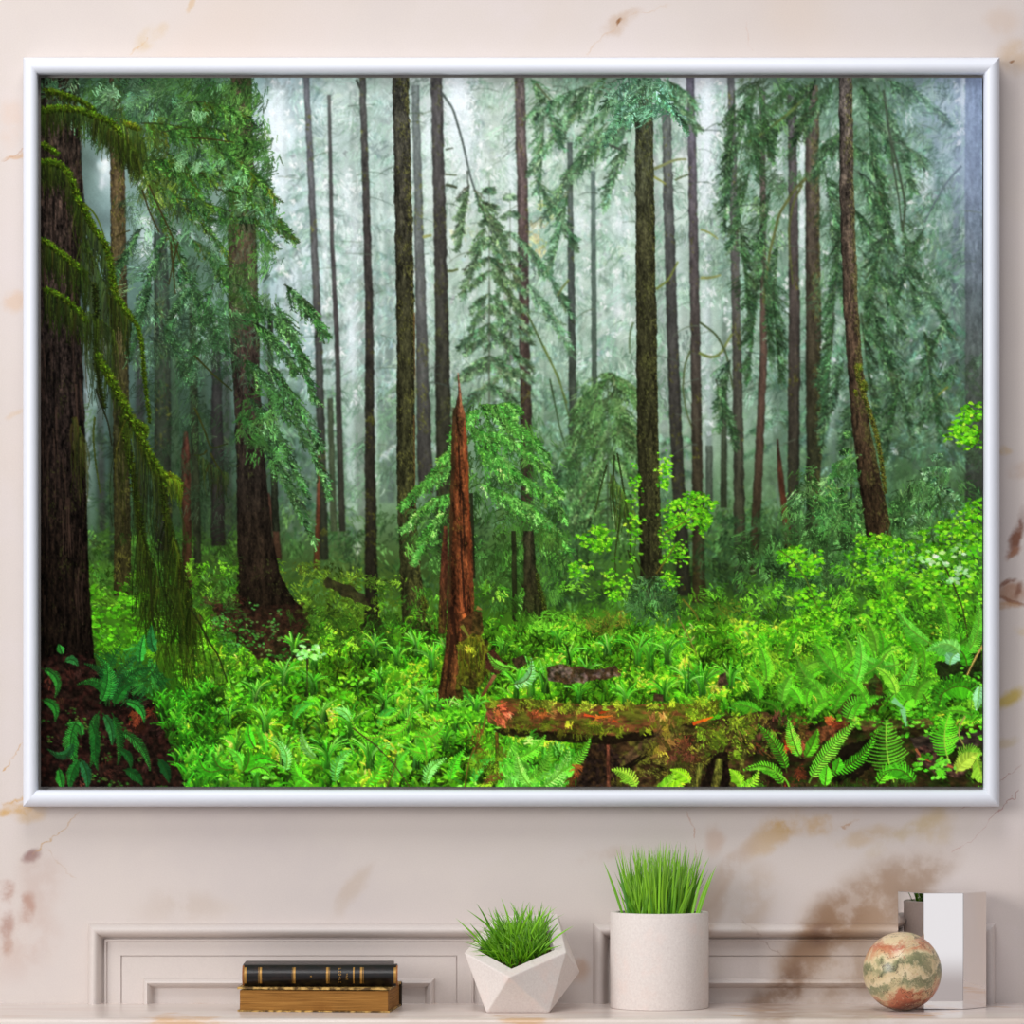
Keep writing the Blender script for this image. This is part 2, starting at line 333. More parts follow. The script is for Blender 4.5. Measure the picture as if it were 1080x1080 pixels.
    for x, y, rx, ry, a in [(330, 180, 60, 110, .25), (500, 200, 60, 130, .3), (620, 280, 70, 120, .28), (745, 180, 30, 130, .25), (375, 420, 30, 110, .25), (1010, 150, 40, 100, .22)]: blob(x, y, rx, ry, (205, 224, 222), a)
    # sprays and gaps of sky far off
    for reg, n, cl, a in [([(285, 82), (420, 82), (420, 420), (300, 420)], 2600, [(138, 166, 156), (120, 150, 138), (160, 184, 176)], .6), ([(420, 82), (560, 82), (560, 400), (420, 420)], 2400, [(140, 172, 152), (118, 152, 128), (166, 192, 172)], .6), ([(540, 82), (700, 82), (700, 420), (540, 420)], 3600, [(118, 156, 132), (140, 176, 152), (98, 136, 110), (166, 196, 174)], .62), ([(690, 82), (790, 82), (790, 420), (690, 420)], 1900, [(112, 148, 128), (132, 164, 144), (92, 126, 104)], .62), ([(780, 82), (1037, 82), (1037, 440), (780, 440)], 6000, [(92, 130, 106), (110, 148, 124), (76, 112, 88), (130, 162, 142)], .62), ([(290, 400), (700, 400), (700, 540), (290, 540)], 2600, [(98, 136, 104), (116, 152, 120), (82, 118, 84)], .6)]:
        foliage(reg, n, cl, 108, 32, (5, 12), 1.1, a, 11, jit=.02)
    for reg, n in [([(284, 84), (322, 84), (322, 320), (290, 320)], 46), ([(338, 150), (386, 150), (380, 440), (345, 440)], 50), ([(470, 84), (505, 84), (505, 190), (470, 190)], 44), ([(505, 150), (560, 150), (560, 320), (520, 320)], 26), ([(570, 160), (675, 160), (675, 330), (590, 330)], 46), ([(738, 84), (760, 84), (756, 260), (740, 260)], 40), ([(740, 260), (770, 260), (770, 460), (742, 460)], 26), ([(800, 120), (850, 120), (850, 330), (810, 330)], 40), ([(862, 150), (890, 150), (886, 420), (866, 420)], 34), ([(930, 170), (990, 170), (980, 330), (935, 330)], 30), ([(1008, 84), (1020, 84), (1020, 150), (1010, 150)], 12), ([(480, 84), (496, 84), (500, 130), (480, 130)], 30), ([(900, 340), (1000, 340), (1000, 480), (900, 480)], 24), ([(610, 200), (640, 200), (650, 380), (610, 380)], 20)]:
        foliage(reg, n*6, [(232, 243, 248), (214, 231, 236), (224, 238, 240)], 95, 40, (2, 5), 1.5, .72, 3.2, per=6, jit=.01)
    for x, y, rx, ry, a in [(400, 200, 120, 130, .22), (600, 240, 90, 130, .26), (520, 300, 60, 80, .2), (745, 330, 40, 110, .2), (880, 250, 60, 120, .12)]: blob(x, y, rx, ry, (196, 220, 206), a)
    for x, y, rx, ry, a in [(294, 130, 9, 40, .75), (297, 200, 6, 25, .55), (484, 104, 9, 26, .95), (492, 150, 8, 26, .75), (480, 130, 6, 40, .6), (746, 105, 5, 26, .95), (745, 160, 6, 34, .85), (743, 210, 5, 20, .6), (372, 360, 6, 48, .7), (374, 250, 5, 40, .5), (365, 200, 5, 30, .45), (343, 250, 4, 60, .4), (452, 150, 4, 40, .45), (450, 300, 3, 70, .35), (540, 200, 4, 60, .45), (610, 240, 9, 14, .4), (655, 240, 8, 14, .45), (650, 320, 7, 24, .3), (745, 330, 4, 40, .45), (748, 420, 3, 50, .4), (822, 160, 4, 20, .6), (846, 150, 3, 40, .65), (846, 240, 3, 50, .5), (872, 190, 4, 26, .5), (876, 400, 4, 60, .4), (975, 195, 4, 14, .5), (940, 240, 5, 10, .4), (1015, 100, 2, 24, .8), (300, 330, 8, 40, .35), (395, 430, 3, 60, .4), (368, 480, 4, 40, .35)]:
        blob(x, y, rx, ry, (226, 239, 246), a)
    # orange leaves lit in the mist
    foliage((572, 240, 14, 28), 140, [(190, 180, 110), (175, 165, 90), (200, 190, 140)], 100, 50, (2, 5), 1.3, .6, 6)
    foliage((490, 235, 16, 20), 90, [(190, 185, 140), (180, 195, 160)], 100, 50, (2, 5), 1.3, .5, 6)
    # dim undergrowth behind the stems
    foliage([(85, 430), (290, 430), (290, 600), (85, 600)], 2600, [(42, 66, 40), (55, 80, 45), (35, 52, 34)], 100, 45, (4, 10), 1.2, .6, 10)
    foliage([(290, 540), (1037, 520), (1037, 640), (290, 650)], 7000, [(52, 85, 45), (65, 105, 50), (42, 70, 38), (75, 115, 60)], 100, 45, (3, 8), 1.2, .75, 10)
    foliage([(85, 560), (250, 560), (250, 640), (85, 640)], 2200, [(60, 105, 35), (75, 120, 40), (48, 80, 28)], 60, 60, (2, 6), 1.3, .8, 8)
    # --- stems in the middle distance
    T = trunk
    T([(169, 230, 14), (171, 330, 17), (172, 500, 18), (173, 580, 18)], [(230, (70, 84, 76)), (400, (58, 68, 56)), (580, (40, 44, 32))], .16, .1)
    T([(203, 320, 7), (205, 450, 9), (209, 610, 8)], [(320, (55, 66, 48)), (610, (42, 48, 30))], .2)
    T([(196, 455, 4), (196, 480, 10), (198, 620, 10)], [(455, (82, 52, 42)), (620, (58, 42, 24))], .25)
    T([(228, 350, 8), (229, 450, 13), (230, 575, 15)], [(350, (62, 64, 64)), (575, (42, 40, 34))], .12)
    T([(323, 82, 6.5), (330, 230, 7.5), (336, 360, 8), (342, 590, 9.5)], [(82, (108, 112, 118)), (330, (88, 88, 86)), (450, (60, 64, 58)), (590, (44, 50, 34))], .12, .1)
    T([(347, 100, 3.6), (350, 250, 4.6), (355, 350, 5.4), (361, 560, 7)], [(100, (95, 98, 96)), (330, (76, 72, 72)), (560, (54, 56, 44))], .12)
    T([(348, 420, 6), (352, 560, 7)], [(420, (78, 90, 70)), (560, (70, 82, 56))], .12)
    T([(336, 480, 2), (336, 520, 4), (334, 600, 7)], [(480, (115, 70, 50)), (600, (80, 50, 28))], .2)
    T([(282, 520, 5), (291, 560, 8), (293, 590, 9)], [(500, (85, 60, 50)), (590, (60, 44, 30))], .2)
    T([(438, 90, 8), (441, 200, 9), (444, 330, 12), (447, 450, 15), (449, 520, 16)], [(90, (120, 132, 130)), (330, (98, 100, 98)), (520, (66, 64, 58))], .12, .1)
    T([(460, 82, 12.5), (463, 200, 13), (466, 330, 14.5), (468, 470, 17), (469, 600, 18)], [(82, (92, 90, 92)), (250, (76, 74, 70)), (400, (62, 62, 52)), (600, (50, 54, 34))], .16, .35, (82, 88, 44))
    T([(382, 82, 7), (386, 200, 8), (389.5, 330, 9), (390, 450, 10.5), (391, 575, 12.5), (392, 640, 15), (393, 668, 20)], [(82, (84, 86, 84)), (250, (66, 62, 60)), (450, (52, 50, 42)), (668, (34, 32, 20))], .2, .15)
    T([(601, 150, 5.5), (602.5, 300, 7.5), (604, 420, 8.5), (606, 600, 9)], [(150, (98, 112, 106)), (300, (76, 84, 80)), (600, (48, 60, 38))], .14, .1)
    T([(625.5, 180, 5), (627, 400, 6), (628, 520, 7)], [(180, (108, 128, 122)), (520, (64, 78, 60))], .1)
    T([(548, 82, 11), (551, 200, 11.5), (552.7, 330, 11.5), (555, 450, 12), (557, 570, 14), (559, 610, 17), (561, 640, 24), (564, 654, 32)], [(82, (112, 104, 102)), (200, (96, 84, 82)), (330, (84, 70, 66)), (480, (68, 60, 48)), (654, (46, 46, 24))], .2, .15)
    T([(702, 95, 9), (705, 220, 11), (709, 340, 12), (714, 480, 13.5), (719, 570, 14), (722, 628, 15)], [(95, (108, 116, 112)), (250, (90, 92, 90)), (400, (70, 68, 64)), (628, (44, 46, 32))], .14, .1)
    T([(728, 82, 8.5), (731, 220, 9.5), (733, 340, 10.5), (735.6, 500, 11.5), (737, 600, 13), (737, 635, 15)], [(82, (110, 108, 122)), (250, (92, 86, 88)), (400, (74, 68, 60)), (635, (60, 56, 30))], .16, .1)
    T([(748, 470, 7), (748, 530, 7)], [(470, (88, 100, 88)), (530, (70, 82, 66))], .12)
    T([(764, 400, 6), (763, 535, 7)], [(400, (80, 92, 76)), (535, (52, 62, 42))], .12)
    T([(771, 82, 7.5), (774, 220, 9), (776.5, 340, 9.5), (779, 480, 11), (781, 600, 13), (782, 625, 14)], [(82, (118, 122, 124)), (300, (96, 94, 90)), (450, (76, 76, 64)), (625, (56, 60, 36))], .14, .15)
    T([(804, 95, 6), (805, 250, 6.5), (805.5, 370, 8), (801, 470, 9), (796, 580, 10), (795, 605, 10)], [(95, (100, 96, 96)), (300, (98, 82, 72)), (450, (92, 72, 60)), (605, (50, 50, 28))], .14)
    T([(835, 100, 9), (837, 250, 10.5), (838, 350, 12.5), (837, 480, 12.5), (836, 592, 12)], [(100, (96, 94, 98)), (300, (86, 78, 74)), (450, (66, 62, 52)), (592, (46, 54, 34))], .14, .12)
    T([(820, 463, 2), (823, 500, 6), (829, 550, 8), (833, 590, 9)], [(463, (60, 46, 36)), (500, (88, 56, 40)), (590, (105, 58, 34))], .2)
    T([(856, 90, 14.5), (857, 250, 15.5), (858, 360, 16.5), (858.5, 480, 16), (857, 560, 15), (855, 590, 12)], [(90, (104, 96, 92)), (250, (84, 76, 66)), (400, (66, 62, 46)), (590, (44, 56, 34))], .18, .4, (98, 100, 52), mossy_right=1)
    blob(1027, 120, 10, 60, (140, 160, 195), .3)
    T([(1026, 82, 17), (1027, 300, 19), (1028, 420, 20), (1028, 560, 20)], [(82, (122, 136, 164)), (250, (108, 118, 132)), (400, (80, 86, 80)), (540, (52, 54, 46)), (560, (52, 54, 46))], .16, 0, edge=.1, a=.85)
    # --- small conifers and hanging limbs in front of those
    DG = [(78, 116, 66), (92, 132, 78), (64, 98, 54), (106, 144, 90)]
    conifer(538, 200, 430, 34, [(94, 126, 96), (80, 112, 78), (110, 140, 106)], 12, 40, .8, .35, (90, 100, 80), .8)
    conifer(516, 190, 430, 36, [(82, 114, 82), (70, 100, 68), (100, 130, 94)], 14, 44, .9, .4, (80, 85, 70), .85)
    limb([466, 478, 488, 497, 510, 520], [98, 115, 150, 190, 225, 250], (2.6, 1.5), (88, 98, 95))
    limb([493, 494, 492], [180, 205, 220], 1.6, (90, 98, 90))
    for a in [(500, 200, 530, 255, -4), (495, 195, 485, 260, 0), (505, 215, 545, 300, -6), (512, 240, 490, 310, 0), (515, 270, 545, 330, -4)]:
        bough(*a[:4], a[4], 22, [(88, 116, 82), (74, 102, 70), (108, 134, 98)], 60, 1.1, (74, 78, 60), .85)
    # top right curtain of boughs
    RG = [(64, 98, 66), (80, 116, 80), (52, 82, 54), (98, 134, 98)]
    for a in [(640, 80, 585, 140, -6), (650, 84, 560, 180, -10), (672, 84, 610, 150, -6), (660, 120, 585, 215, -8), (640, 130, 575, 230, -8), (690, 90, 735, 135, -5), (700, 84, 730, 110, -4), (662, 150, 640, 215, -5), (560, 84, 590, 150, -6), (575, 100, 570, 200, 0), (565, 190, 605, 260, -6), (545, 250, 600, 330, -8), (556, 300, 600, 370, -6), (640, 150, 600, 190, -6), (600, 200, 580, 290, 0), (680, 95, 650, 150, 0), (625, 90, 560, 120, -4)]:
        bough(*a[:4], a[4], 26, [(82, 120, 86), (98, 134, 98), (66, 102, 70), (116, 150, 116)], 72, 1.15, (80, 95, 75), .8)
    for a in [(835, 84, 790, 150, 0), (850, 90, 795, 165, 4), (800, 84, 775, 160, 0), (880, 84, 850, 140, -4), (905, 84, 940, 170, -6), (925, 90, 960, 200, -6), (935, 84, 1000, 130, -8), (900, 130, 860, 180, -4), (895, 150, 930, 190, -6), (905, 180, 935, 260, -6), (900, 220, 945, 310, -6), (915, 110, 925, 240, 0), (940, 150, 975, 170, -4), (895, 140, 868, 160, -6), (870, 180, 885, 260, 0), (875, 230, 890, 330, 0), (905, 260, 950, 350, -8), (905, 300, 935, 400, -5), (950, 230, 965, 330, 0), (960, 280, 1000, 350, -5), (812, 200, 800, 300, 0), (790, 180, 772, 260, 0), (820, 260, 815, 350, 0), (775, 150, 765, 240, 0), (880, 300, 870, 420, 0), (890, 380, 872, 450, 0), (930, 350, 960, 460, -4), (975, 240, 950, 300, 0), (1000, 330, 960, 430, 0), (1010, 380, 970, 450, 0)]:
        bough(*a[:4], a[4], 26, RG, 60, 1.2, (75, 88, 70), .85)
    foliage([(860, 84), (985, 84), (985, 300), (905, 420), (860, 400)], 2500, RG, 105, 40, (4, 9), 1.2, .6, 9)
    foliage([(775, 84), (850, 84), (850, 200), (790, 330), (775, 300)], 1300, [(56, 86, 52), (72, 104, 66), (46, 72, 42)], 105, 40, (4, 9), 1.2, .7, 9)
    foliage([(900, 400), (1037, 380), (1037, 520), (900, 520)], 1800, [(76, 108, 74), (92, 126, 90), (64, 92, 60)], 110, 40, (4, 9), 1.2, .6, 9)
    for p in [([932, 938, 948, 955, 952], [95, 140, 180, 215, 245], (2.5, 2), (68, 80, 62)), ([938, 943, 948, 951], [140, 180, 210, 240], 2.0, (68, 80, 62)), ([1014, 1000, 985, 975], [175, 190, 215, 235], 2, (85, 98, 100)), ([850, 838, 822, 812, 805], [188, 200, 225, 265, 320], (3.4, 2), (98, 105, 62)), ([846, 836, 832, 833, 836], [195, 215, 240, 265, 300], (2.5, 1.5), (92, 98, 58)), ([848, 825, 805, 790], [105, 125, 140, 150], (3.5, 2), (90, 110, 62)), ([690, 700, 712, 724], [178, 174, 168, 168], (3.2, 1.6), (135, 142, 95)), ([688, 697, 702], [186, 190, 194], 2.4, (140, 145, 80)), ([712, 718, 726], [190, 186, 184], 2, (98, 110, 80)), ([739, 749, 757], [242, 245, 252], 2, (135, 142, 85)), ([739, 748, 760], [293, 294, 290], (3, 1.5), (140, 145, 90)), ([692, 705, 715], [305, 296, 276], (2.4, 1.4), (110, 120, 60)), ([737, 750, 760, 772], [372, 378, 374, 352], (3, 2), (115, 128, 72)), ([738, 755, 766, 773], [340, 352, 372, 410], (2, 1.4), (75, 90, 60)), ([728, 722, 720, 724, 730], [370, 385, 410, 435, 452], 1.6, (80, 92, 55)), ([668, 664, 664], [340, 350, 372], 2, (90, 110, 78)), ([446, 455], [250, 248], (3, 2), (150, 155, 95)), ([470, 480, 482], [195, 194, 198], (3, 2), (70, 78, 60)), ([470, 478], [158, 156], 1.5, (85, 92, 80)), ([470, 482], [184, 185], 1.5, (85, 95, 70)), ([472, 480, 483], [286, 288, 284], (2.6, 1.6), (85, 95, 55)), ([1000, 990, 984], [408, 415, 424], 2, (120, 128, 60)), ([880, 862], [432, 445], 1.2, (60, 80, 50)), ([556, 575, 590, 600], [330, 370, 400, 440], (1.8, 1.2), (80, 100, 60)), ([573, 585, 598], [365, 390, 425], 1.8, (100, 118, 60)), ([580, 586, 590, 596], [400, 430, 450, 470], 1.4, (55, 75, 45)), ([600, 592, 588], [295, 305, 312], (2.2, 1.4), (110, 125, 75)), ([565, 580], [88, 105], (2.5, 1.5), (95, 110, 80)), ([640, 655], [152, 158], (2, 3), (70, 80, 70)), ([376, 381, 386], [84, 98, 100], 2.2, (72, 80, 72))]:
        limb(*p)
    # curtains hanging beside the stems on the right, and bare twigs
    for x0, y0, x1, y1 in [(885, 250, 872, 420), (908, 330, 925, 470), (915, 300, 945, 420), (880, 330, 868, 470), (805, 270, 812, 380), (798, 300, 790, 400), (815, 300, 822, 400), (780, 240, 790, 330), (860, 84, 840, 150), (775, 100, 768, 200), (905, 420, 890, 470), (950, 400, 935, 480), (975, 350, 990, 460), (920, 170, 940, 260), (930, 250, 915, 340), (800, 90, 812, 170), (785, 110, 800, 180), (770, 380, 760, 450), (755, 400, 775, 470)]:
        bough(x0, y0, x1, y1, 0, 22, [(58, 90, 58), (74, 106, 70), (48, 76, 48)], 60, 1.1, (56, 66, 50), .85)
    for i in range(150):
        x = U(290, 1030); y = U(90, 470); s = -1 if R_() < .5 else 1; l = U(8, 34)
        strokes([x], [y], [x+s*l], [y+l*U(-.1, .7)], U(.7, 1.3), C(*[(84, 98, 84), (96, 108, 88), (70, 82, 72)][i % 3]), U(.4, .75), sag=-l*U(0, .15))
    blob(1015, 150, 34, 90, (150, 170, 205), .38); blob(975, 110, 40, 50, (140, 165, 185), .25)
    # --- sapling of drooping boughs in the centre
    conifer(641, 392, 560, 60, DG, 11, 60, .85, .42, (62, 78, 50), .92, 1.25)
    for a in [(642, 400, 610, 440, -8), (645, 398, 672, 425, -8), (640, 420, 600, 480, -10), (648, 425, 672, 480, -8), (640, 440, 596, 520, -8), (650, 440, 668, 520, -4), (640, 460, 620, 560, 0)]:
        bough(*a[:4], a[4], 32, DG, 90, 1.25, (60, 78, 48), .92)
    foliage((632, 440, 26, 45), 500, DG, 115, 25, (5, 11), 1.3, .75, 8)
    foliage([(560, 440), (610, 470), (610, 600), (580, 640), (560, 600)], 900, [(62, 105, 60), (78, 122, 72), (52, 88, 48)], 110, 35, (4, 9), 1.2, .75, 8)
    foliage([(575, 540), (640, 540), (640, 640), (575, 640)], 800, [(55, 88, 48), (68, 102, 55), (42, 70, 38)], 100, 35, (4, 9), 1.2, .7, 8)
    foliage([(740, 540), (830, 540), (830, 620), (740, 620)], 900, [(58, 95, 55), (70, 110, 62), (45, 75, 42)], 100, 40, (4, 9), 1.2, .8, 8)
    blur(.35)
    # big mossy stem
    T([(679, 100, 19), (680, 200, 20), (681.5, 330, 22), (683, 450, 23), (686, 560, 23.5), (687, 632, 25)], [(100, (78, 84, 68)), (250, (68, 68, 46)), (400, (54, 54, 34)), (632, (46, 46, 26))], .3, .45, (86, 90, 46), mossy_right=.8)
    foliage((672, 100, 36, 24), 700, [(80, 130, 100), (98, 150, 118), (66, 108, 78)], 110, 45, (4, 9), 1.3, .9, 9)
    for a in [(672, 100, 640, 150, -6), (690, 95, 722, 135, -5), (680, 90, 665, 130, 0)]:
        bough(*a[:4], a[4], 22, [(85, 135, 100), (102, 150, 118), (70, 112, 80)], 60, 1.3, (72, 88, 62), .9)
    # stem D with moss
    T([(422.5, 82, 17.5), (425, 200, 18.5), (427.7, 330, 19.5), (428, 440, 19.5), (429, 540, 20), (433, 600, 22), (437, 650, 26), (440, 676, 34)], [(82, (74, 74, 66)), (200, (66, 64, 54)), (350, (60, 60, 40)), (560, (58, 60, 34)), (676, (52, 56, 26))], .3, .45, (100, 102, 46), mossy_right=.6)
    limb([446, 452, 460, 468, 472], [630, 655, 668, 676, 690], (5, 7), (80, 92, 34), moss=[(98, 110, 36), (82, 92, 30)], fuzz=3)
    strokes([437, 437], [330, 438], [438, 438], [420, 560], 1.6, C(118, 84, 46), .5)
    # --- dark left stems and the large trunk with a flared foot
    T([(121, 82, 12), (124, 180, 16), (126, 330, 17.5), (128, 450, 18), (129, 560, 18), (130, 628, 20)], [(82, (70, 62, 46)), (200, (84, 72, 50)), (330, (78, 72, 46)), (450, (56, 56, 34)), (628, (58, 54, 26))], .3, .3, (96, 98, 36))
    T([(254, 82, 22), (255, 230, 30), (257, 330, 32), (261, 420, 29), (264, 480, 30), (268, 560, 36), (272, 600, 43), (277, 630, 56), (279, 648, 66)], [(82, (88, 78, 62)), (250, (92, 82, 66)), (380, (62, 52, 46)), (500, (44, 38, 32)), (600, (46, 36, 26)), (648, (34, 26, 18))], .3, .12, (70, 82, 34))
    T([(285, 330, 6), (286, 430, 6), (291, 560, 8)], [(330, (58, 66, 54)), (560, (40, 46, 32))], .2)
    # right hand young hemlocks
    HG = [(68, 118, 58), (82, 136, 68), (54, 98, 48), (96, 150, 80)]
    for xt, yt, yb, hw, lv in [(898, 452, 600, 50, 10), (872, 520, 610, 40, 6), (950, 520, 600, 40, 6), (988, 478, 545, 34, 8)]:
        conifer(xt, yt, yb, hw, HG if xt < 960 else [(88, 135, 88), (75, 120, 76), (105, 152, 105)], lv, 60, .42, .3, (48, 62, 36), .93, 1.25)
    # leaning stem S
    T([(891.5, 82, 14.5), (893, 200, 15.5), (897, 320, 16), (900.5, 370, 16), (905, 425, 18), (911, 470, 21), (919, 515, 25), (925, 550, 27), (928, 575, 27)], [(82, (98, 92, 88)), (200, (92, 82, 72)), (350, (88, 72, 58)), (450, (72, 58, 42)), (575, (56, 44, 28))], .34, .35, (95, 98, 48), mossy_right=1.3, light=-.1)
    limb([903, 906, 912, 919, 926, 930, 934], [385, 402, 420, 440, 465, 490, 520], (4, 3), (105, 112, 52), moss=[(128, 135, 52), (112, 118, 44)], fuzz=2)
    limb([906, 907], [384, 391], 4, (120, 142, 48), moss=[(130, 150, 46)], fuzz=3)
    limb([911, 913], [402, 412], 4, (110, 125, 44), moss=[(120, 138, 46)], fuzz=3)
    limb([902, 903], [412, 417], 4, (120, 132, 40), moss=[(125, 138, 40)], fuzz=2)
    foliage([(840, 500), (900, 480), (900, 600), (850, 650), (800, 640)], 1500, HG, 110, 35, (4, 10), 1.3, .85, 8)
    foliage([(935, 520), (1000, 500), (1037, 520), (1037, 600), (935, 600)], 1300, [(70, 118, 62), (85, 132, 75), (58, 98, 50)], 100, 35, (4, 9), 1.3, .8, 8)
    foliage([(780, 560), (900, 560), (900, 670), (780, 660)], 1700, [(52, 92, 42), (65, 110, 50), (42, 74, 34)], 110, 35, (4, 10), 1.3, .85, 8)
    # young hemlock behind the red snag
    YG = [(72, 138, 54), (88, 156, 62), (58, 116, 44), (104, 170, 76)]
    foliage([(500, 425), (560, 445), (592, 520), (585, 600), (510, 610), (430, 590), (425, 540), (470, 490)], 2200, [(58, 102, 42), (70, 118, 50), (48, 84, 34)], 100, 35, (5, 10), 1.3, .85, 9)
    for a in [(505, 428, 540, 440, -6), (505, 432, 480, 460, -6), (520, 440, 575, 480, -10), (500, 460, 455, 505, -10), (490, 490, 425, 535, -12), (480, 520, 430, 555, -8), (515, 455, 590, 520, -14), (510, 490, 595, 545, -14), (505, 510, 580, 570, -12), (500, 470, 545, 500, -6), (470, 540, 440, 590, -6), (530, 520, 600, 580, -10), (520, 430, 545, 430, -5), (495, 450, 520, 470, -4)]:
        bough(*a[:4], a[4], 24, YG, 110, 1.35, (64, 92, 42), .93)
    foliage([(515, 555), (600, 560), (590, 640), (520, 640)], 1100, [(60, 105, 38), (72, 118, 45), (50, 88, 32)], 95, 30, (5, 11), 1.3, .8, 8)
    T([(497, 520, 4), (499, 610, 5)], [(520, (42, 50, 30)), (610, (36, 40, 22))], .2)
    T([(542, 560, 5), (543, 655, 6)], [(560, (48, 56, 30)), (655, (40, 46, 22))], .2)

    # ================= the ground
    # shade band and slope
    GR = [(72, 156, 26), (92, 184, 32), (54, 124, 22), (108, 198, 40), (80, 168, 46), (100, 174, 32)]
    YM = [(104, 148, 30), (88, 128, 28), (118, 162, 36), (74, 112, 24)]
    foliage([(85, 600), (290, 590), (290, 690), (85, 690)], 2600, [(72, 128, 24), (88, 150, 30), (55, 98, 20), (62, 112, 40)], 45, 70, (2, 6), 1.5, .9, 7)
    foliage([(290, 590), (420, 610), (420, 690), (290, 690)], 2000, [(84, 118, 30), (70, 100, 26), (98, 134, 36), (55, 82, 24)], 45, 70, (2, 5), 1.5, .9, 7)
    foliage([(400, 620), (1037, 610), (1037, 680), (400, 690)], 4200, [(66, 122, 32), (80, 145, 34), (54, 98, 28), (92, 160, 40)], 60, 70, (2, 6), 1.5, .85, 7)
    foliage([(590, 650), (840, 620), (840, 700), (590, 700)], 1500, [(84, 150, 34), (100, 168, 40), (72, 128, 30), (108, 140, 40)], 60, 70, (2, 6), 1.5, .85, 7)
    poly([(345, 608), (372, 620), (392, 632), (390, 640), (362, 628), (340, 616)], (46, 38, 28), .8, .3, 4)
    # dark feet of the stems
    poly([(380, 660), (392, 640), (405, 658), (410, 680), (385, 682)], (28, 30, 16), .75, .3, 4, 1)
    poly([(425, 668), (455, 664), (472, 690), (430, 690)], (40, 44, 20), .6, .3, 4, 1)
    # carpet of green
    leaves([(190, 655), (420, 670), (700, 655), (1037, 650), (1037, 831), (190, 831)], 9000, [(68, 148, 24), (88, 174, 28), (54, 120, 22), (106, 184, 36)], (3, 7), .9, .06, 5, 7, .8, .9)
    foliage([(190, 660), (1037, 660), (1037, 831), (190, 831)], 7000, [(54, 124, 20), (76, 156, 26), (100, 172, 34)], -60, 50, (4, 10), 1.4, .85, 7, per=7, tone_k=.9, bend=.15)
    grassy([(190, 660), (1037, 640), (1037, 831), (190, 831)], 2300, GR, (6, 13), 1.5, .85, 46, .05, .28, .5)
    foliage([(380, 690), (480, 680), (480, 760), (330, 800), (200, 790), (200, 700)], 2600, YM+GR[:2], 60, 80, (2, 5), 1.6, .85, 6, tone_k=.7)
    grassy([(200, 690), (520, 690), (520, 831), (190, 831)], 1300, GR, (8, 18), 1.9, .9, 46, .06, .3, .5)
    grassy([(500, 660), (1037, 660), (1037, 760), (760, 770), (500, 745)], 1200, GR, (8, 16), 1.6, .9, 46, .06, .28, .5)
    # gaps of shade among the plants
    foliage([(200, 690), (1037, 690), (1037, 831), (200, 831)], 900, [(22, 52, 14), (34, 62, 18), (45, 42, 20)], 80, 60, (3, 7), 2.0, .55, 6, per=6)
    leaves([(90, 620), (165, 625), (165, 690), (100, 690)], 420, [(70, 150, 20), (88, 168, 28), (56, 120, 20)], (3, 6), .95)
    leaves([(200, 700), (520, 720), (520, 831), (210, 831)], 700, [(96, 190, 30), (112, 200, 40), (70, 160, 30), (116, 196, 70)], (3, 7), .95, .05, 5, 7)
    # dark mound at the foot of the trunk
    poly([(250, 632), (305, 630), (322, 655), (330, 690), (290, 700), (268, 690), (240, 665), (225, 640)], (42, 29, 21), .93, .35, 4, 2.2, (62, 38, 28))
    T([(267, 540, 34), (270, 580, 39), (274, 605, 44), (278, 622, 52), (281, 634, 60), (284, 642, 72)], [(540, (44, 36, 28)), (600, (42, 33, 24)), (642, (32, 25, 17))], .35, .08, (70, 82, 34))
    poly([(248, 640), (320, 636), (325, 660), (255, 664)], (40, 28, 20), .7, .4, 3, 2, (56, 36, 26))
    foliage((235, 645, 30, 22), 250, [(70, 42, 30), (92, 58, 44), (60, 90, 40)], 40, 60, (2, 5), 1.3, .8, 6)
    leaves((262, 665, 45, 28), 130, [(58, 120, 44), (70, 135, 60), (90, 120, 60)], (2, 4), .9)
    leaves([(225, 640), (250, 640), (290, 690), (335, 665), (330, 700), (240, 690)], 150, [(52, 112, 36), (66, 130, 44), (40, 84, 28)], (2, 4), .9)
    foliage([(290, 640), (430, 650), (420, 690), (300, 700)], 700, [(40, 78, 20), (54, 92, 24), (34, 62, 20)], 70, 60, (3, 7), 1.4, .7, 7)
    foliage([(92, 560), (250, 570), (250, 640), (92, 640)], 700, [(34, 62, 20), (48, 82, 26), (40, 52, 24)], 70, 60, (3, 7), 1.3, .6, 7)
    foliage([(190, 680), (300, 700), (260, 760), (190, 770)], 500, [(38, 92, 18), (52, 114, 22), (30, 70, 18)], 80, 60, (3, 8), 1.4, .6, 7)
    # tufts of narrow ferns in the middle
    def tuft(x, y, n, h, cols, sp=42, w=2.2):
        o = rng.permutation(n)
        s = np.linspace(-sp, sp, n)[o]+rng.normal(0, 5, n); t = np.radians(-90+s); l = h*U(.7, 1.1, n)
        c = pal(cols, n, .05)
        strokes(x+rng.normal(0, 2, n), np.full(n, y)+rng.normal(0, 1.5, n), x+np.cos(t)*l*1.1, y+np.sin(t)*l, w, c*.45, 1, -np.sign(s)*np.abs(s)/170, tap0=.8, tap1=.25, c1=np.clip(c*1.15, 0, 1))
    BG = [(80, 175, 40), (98, 195, 48), (62, 145, 34), (112, 200, 70)]
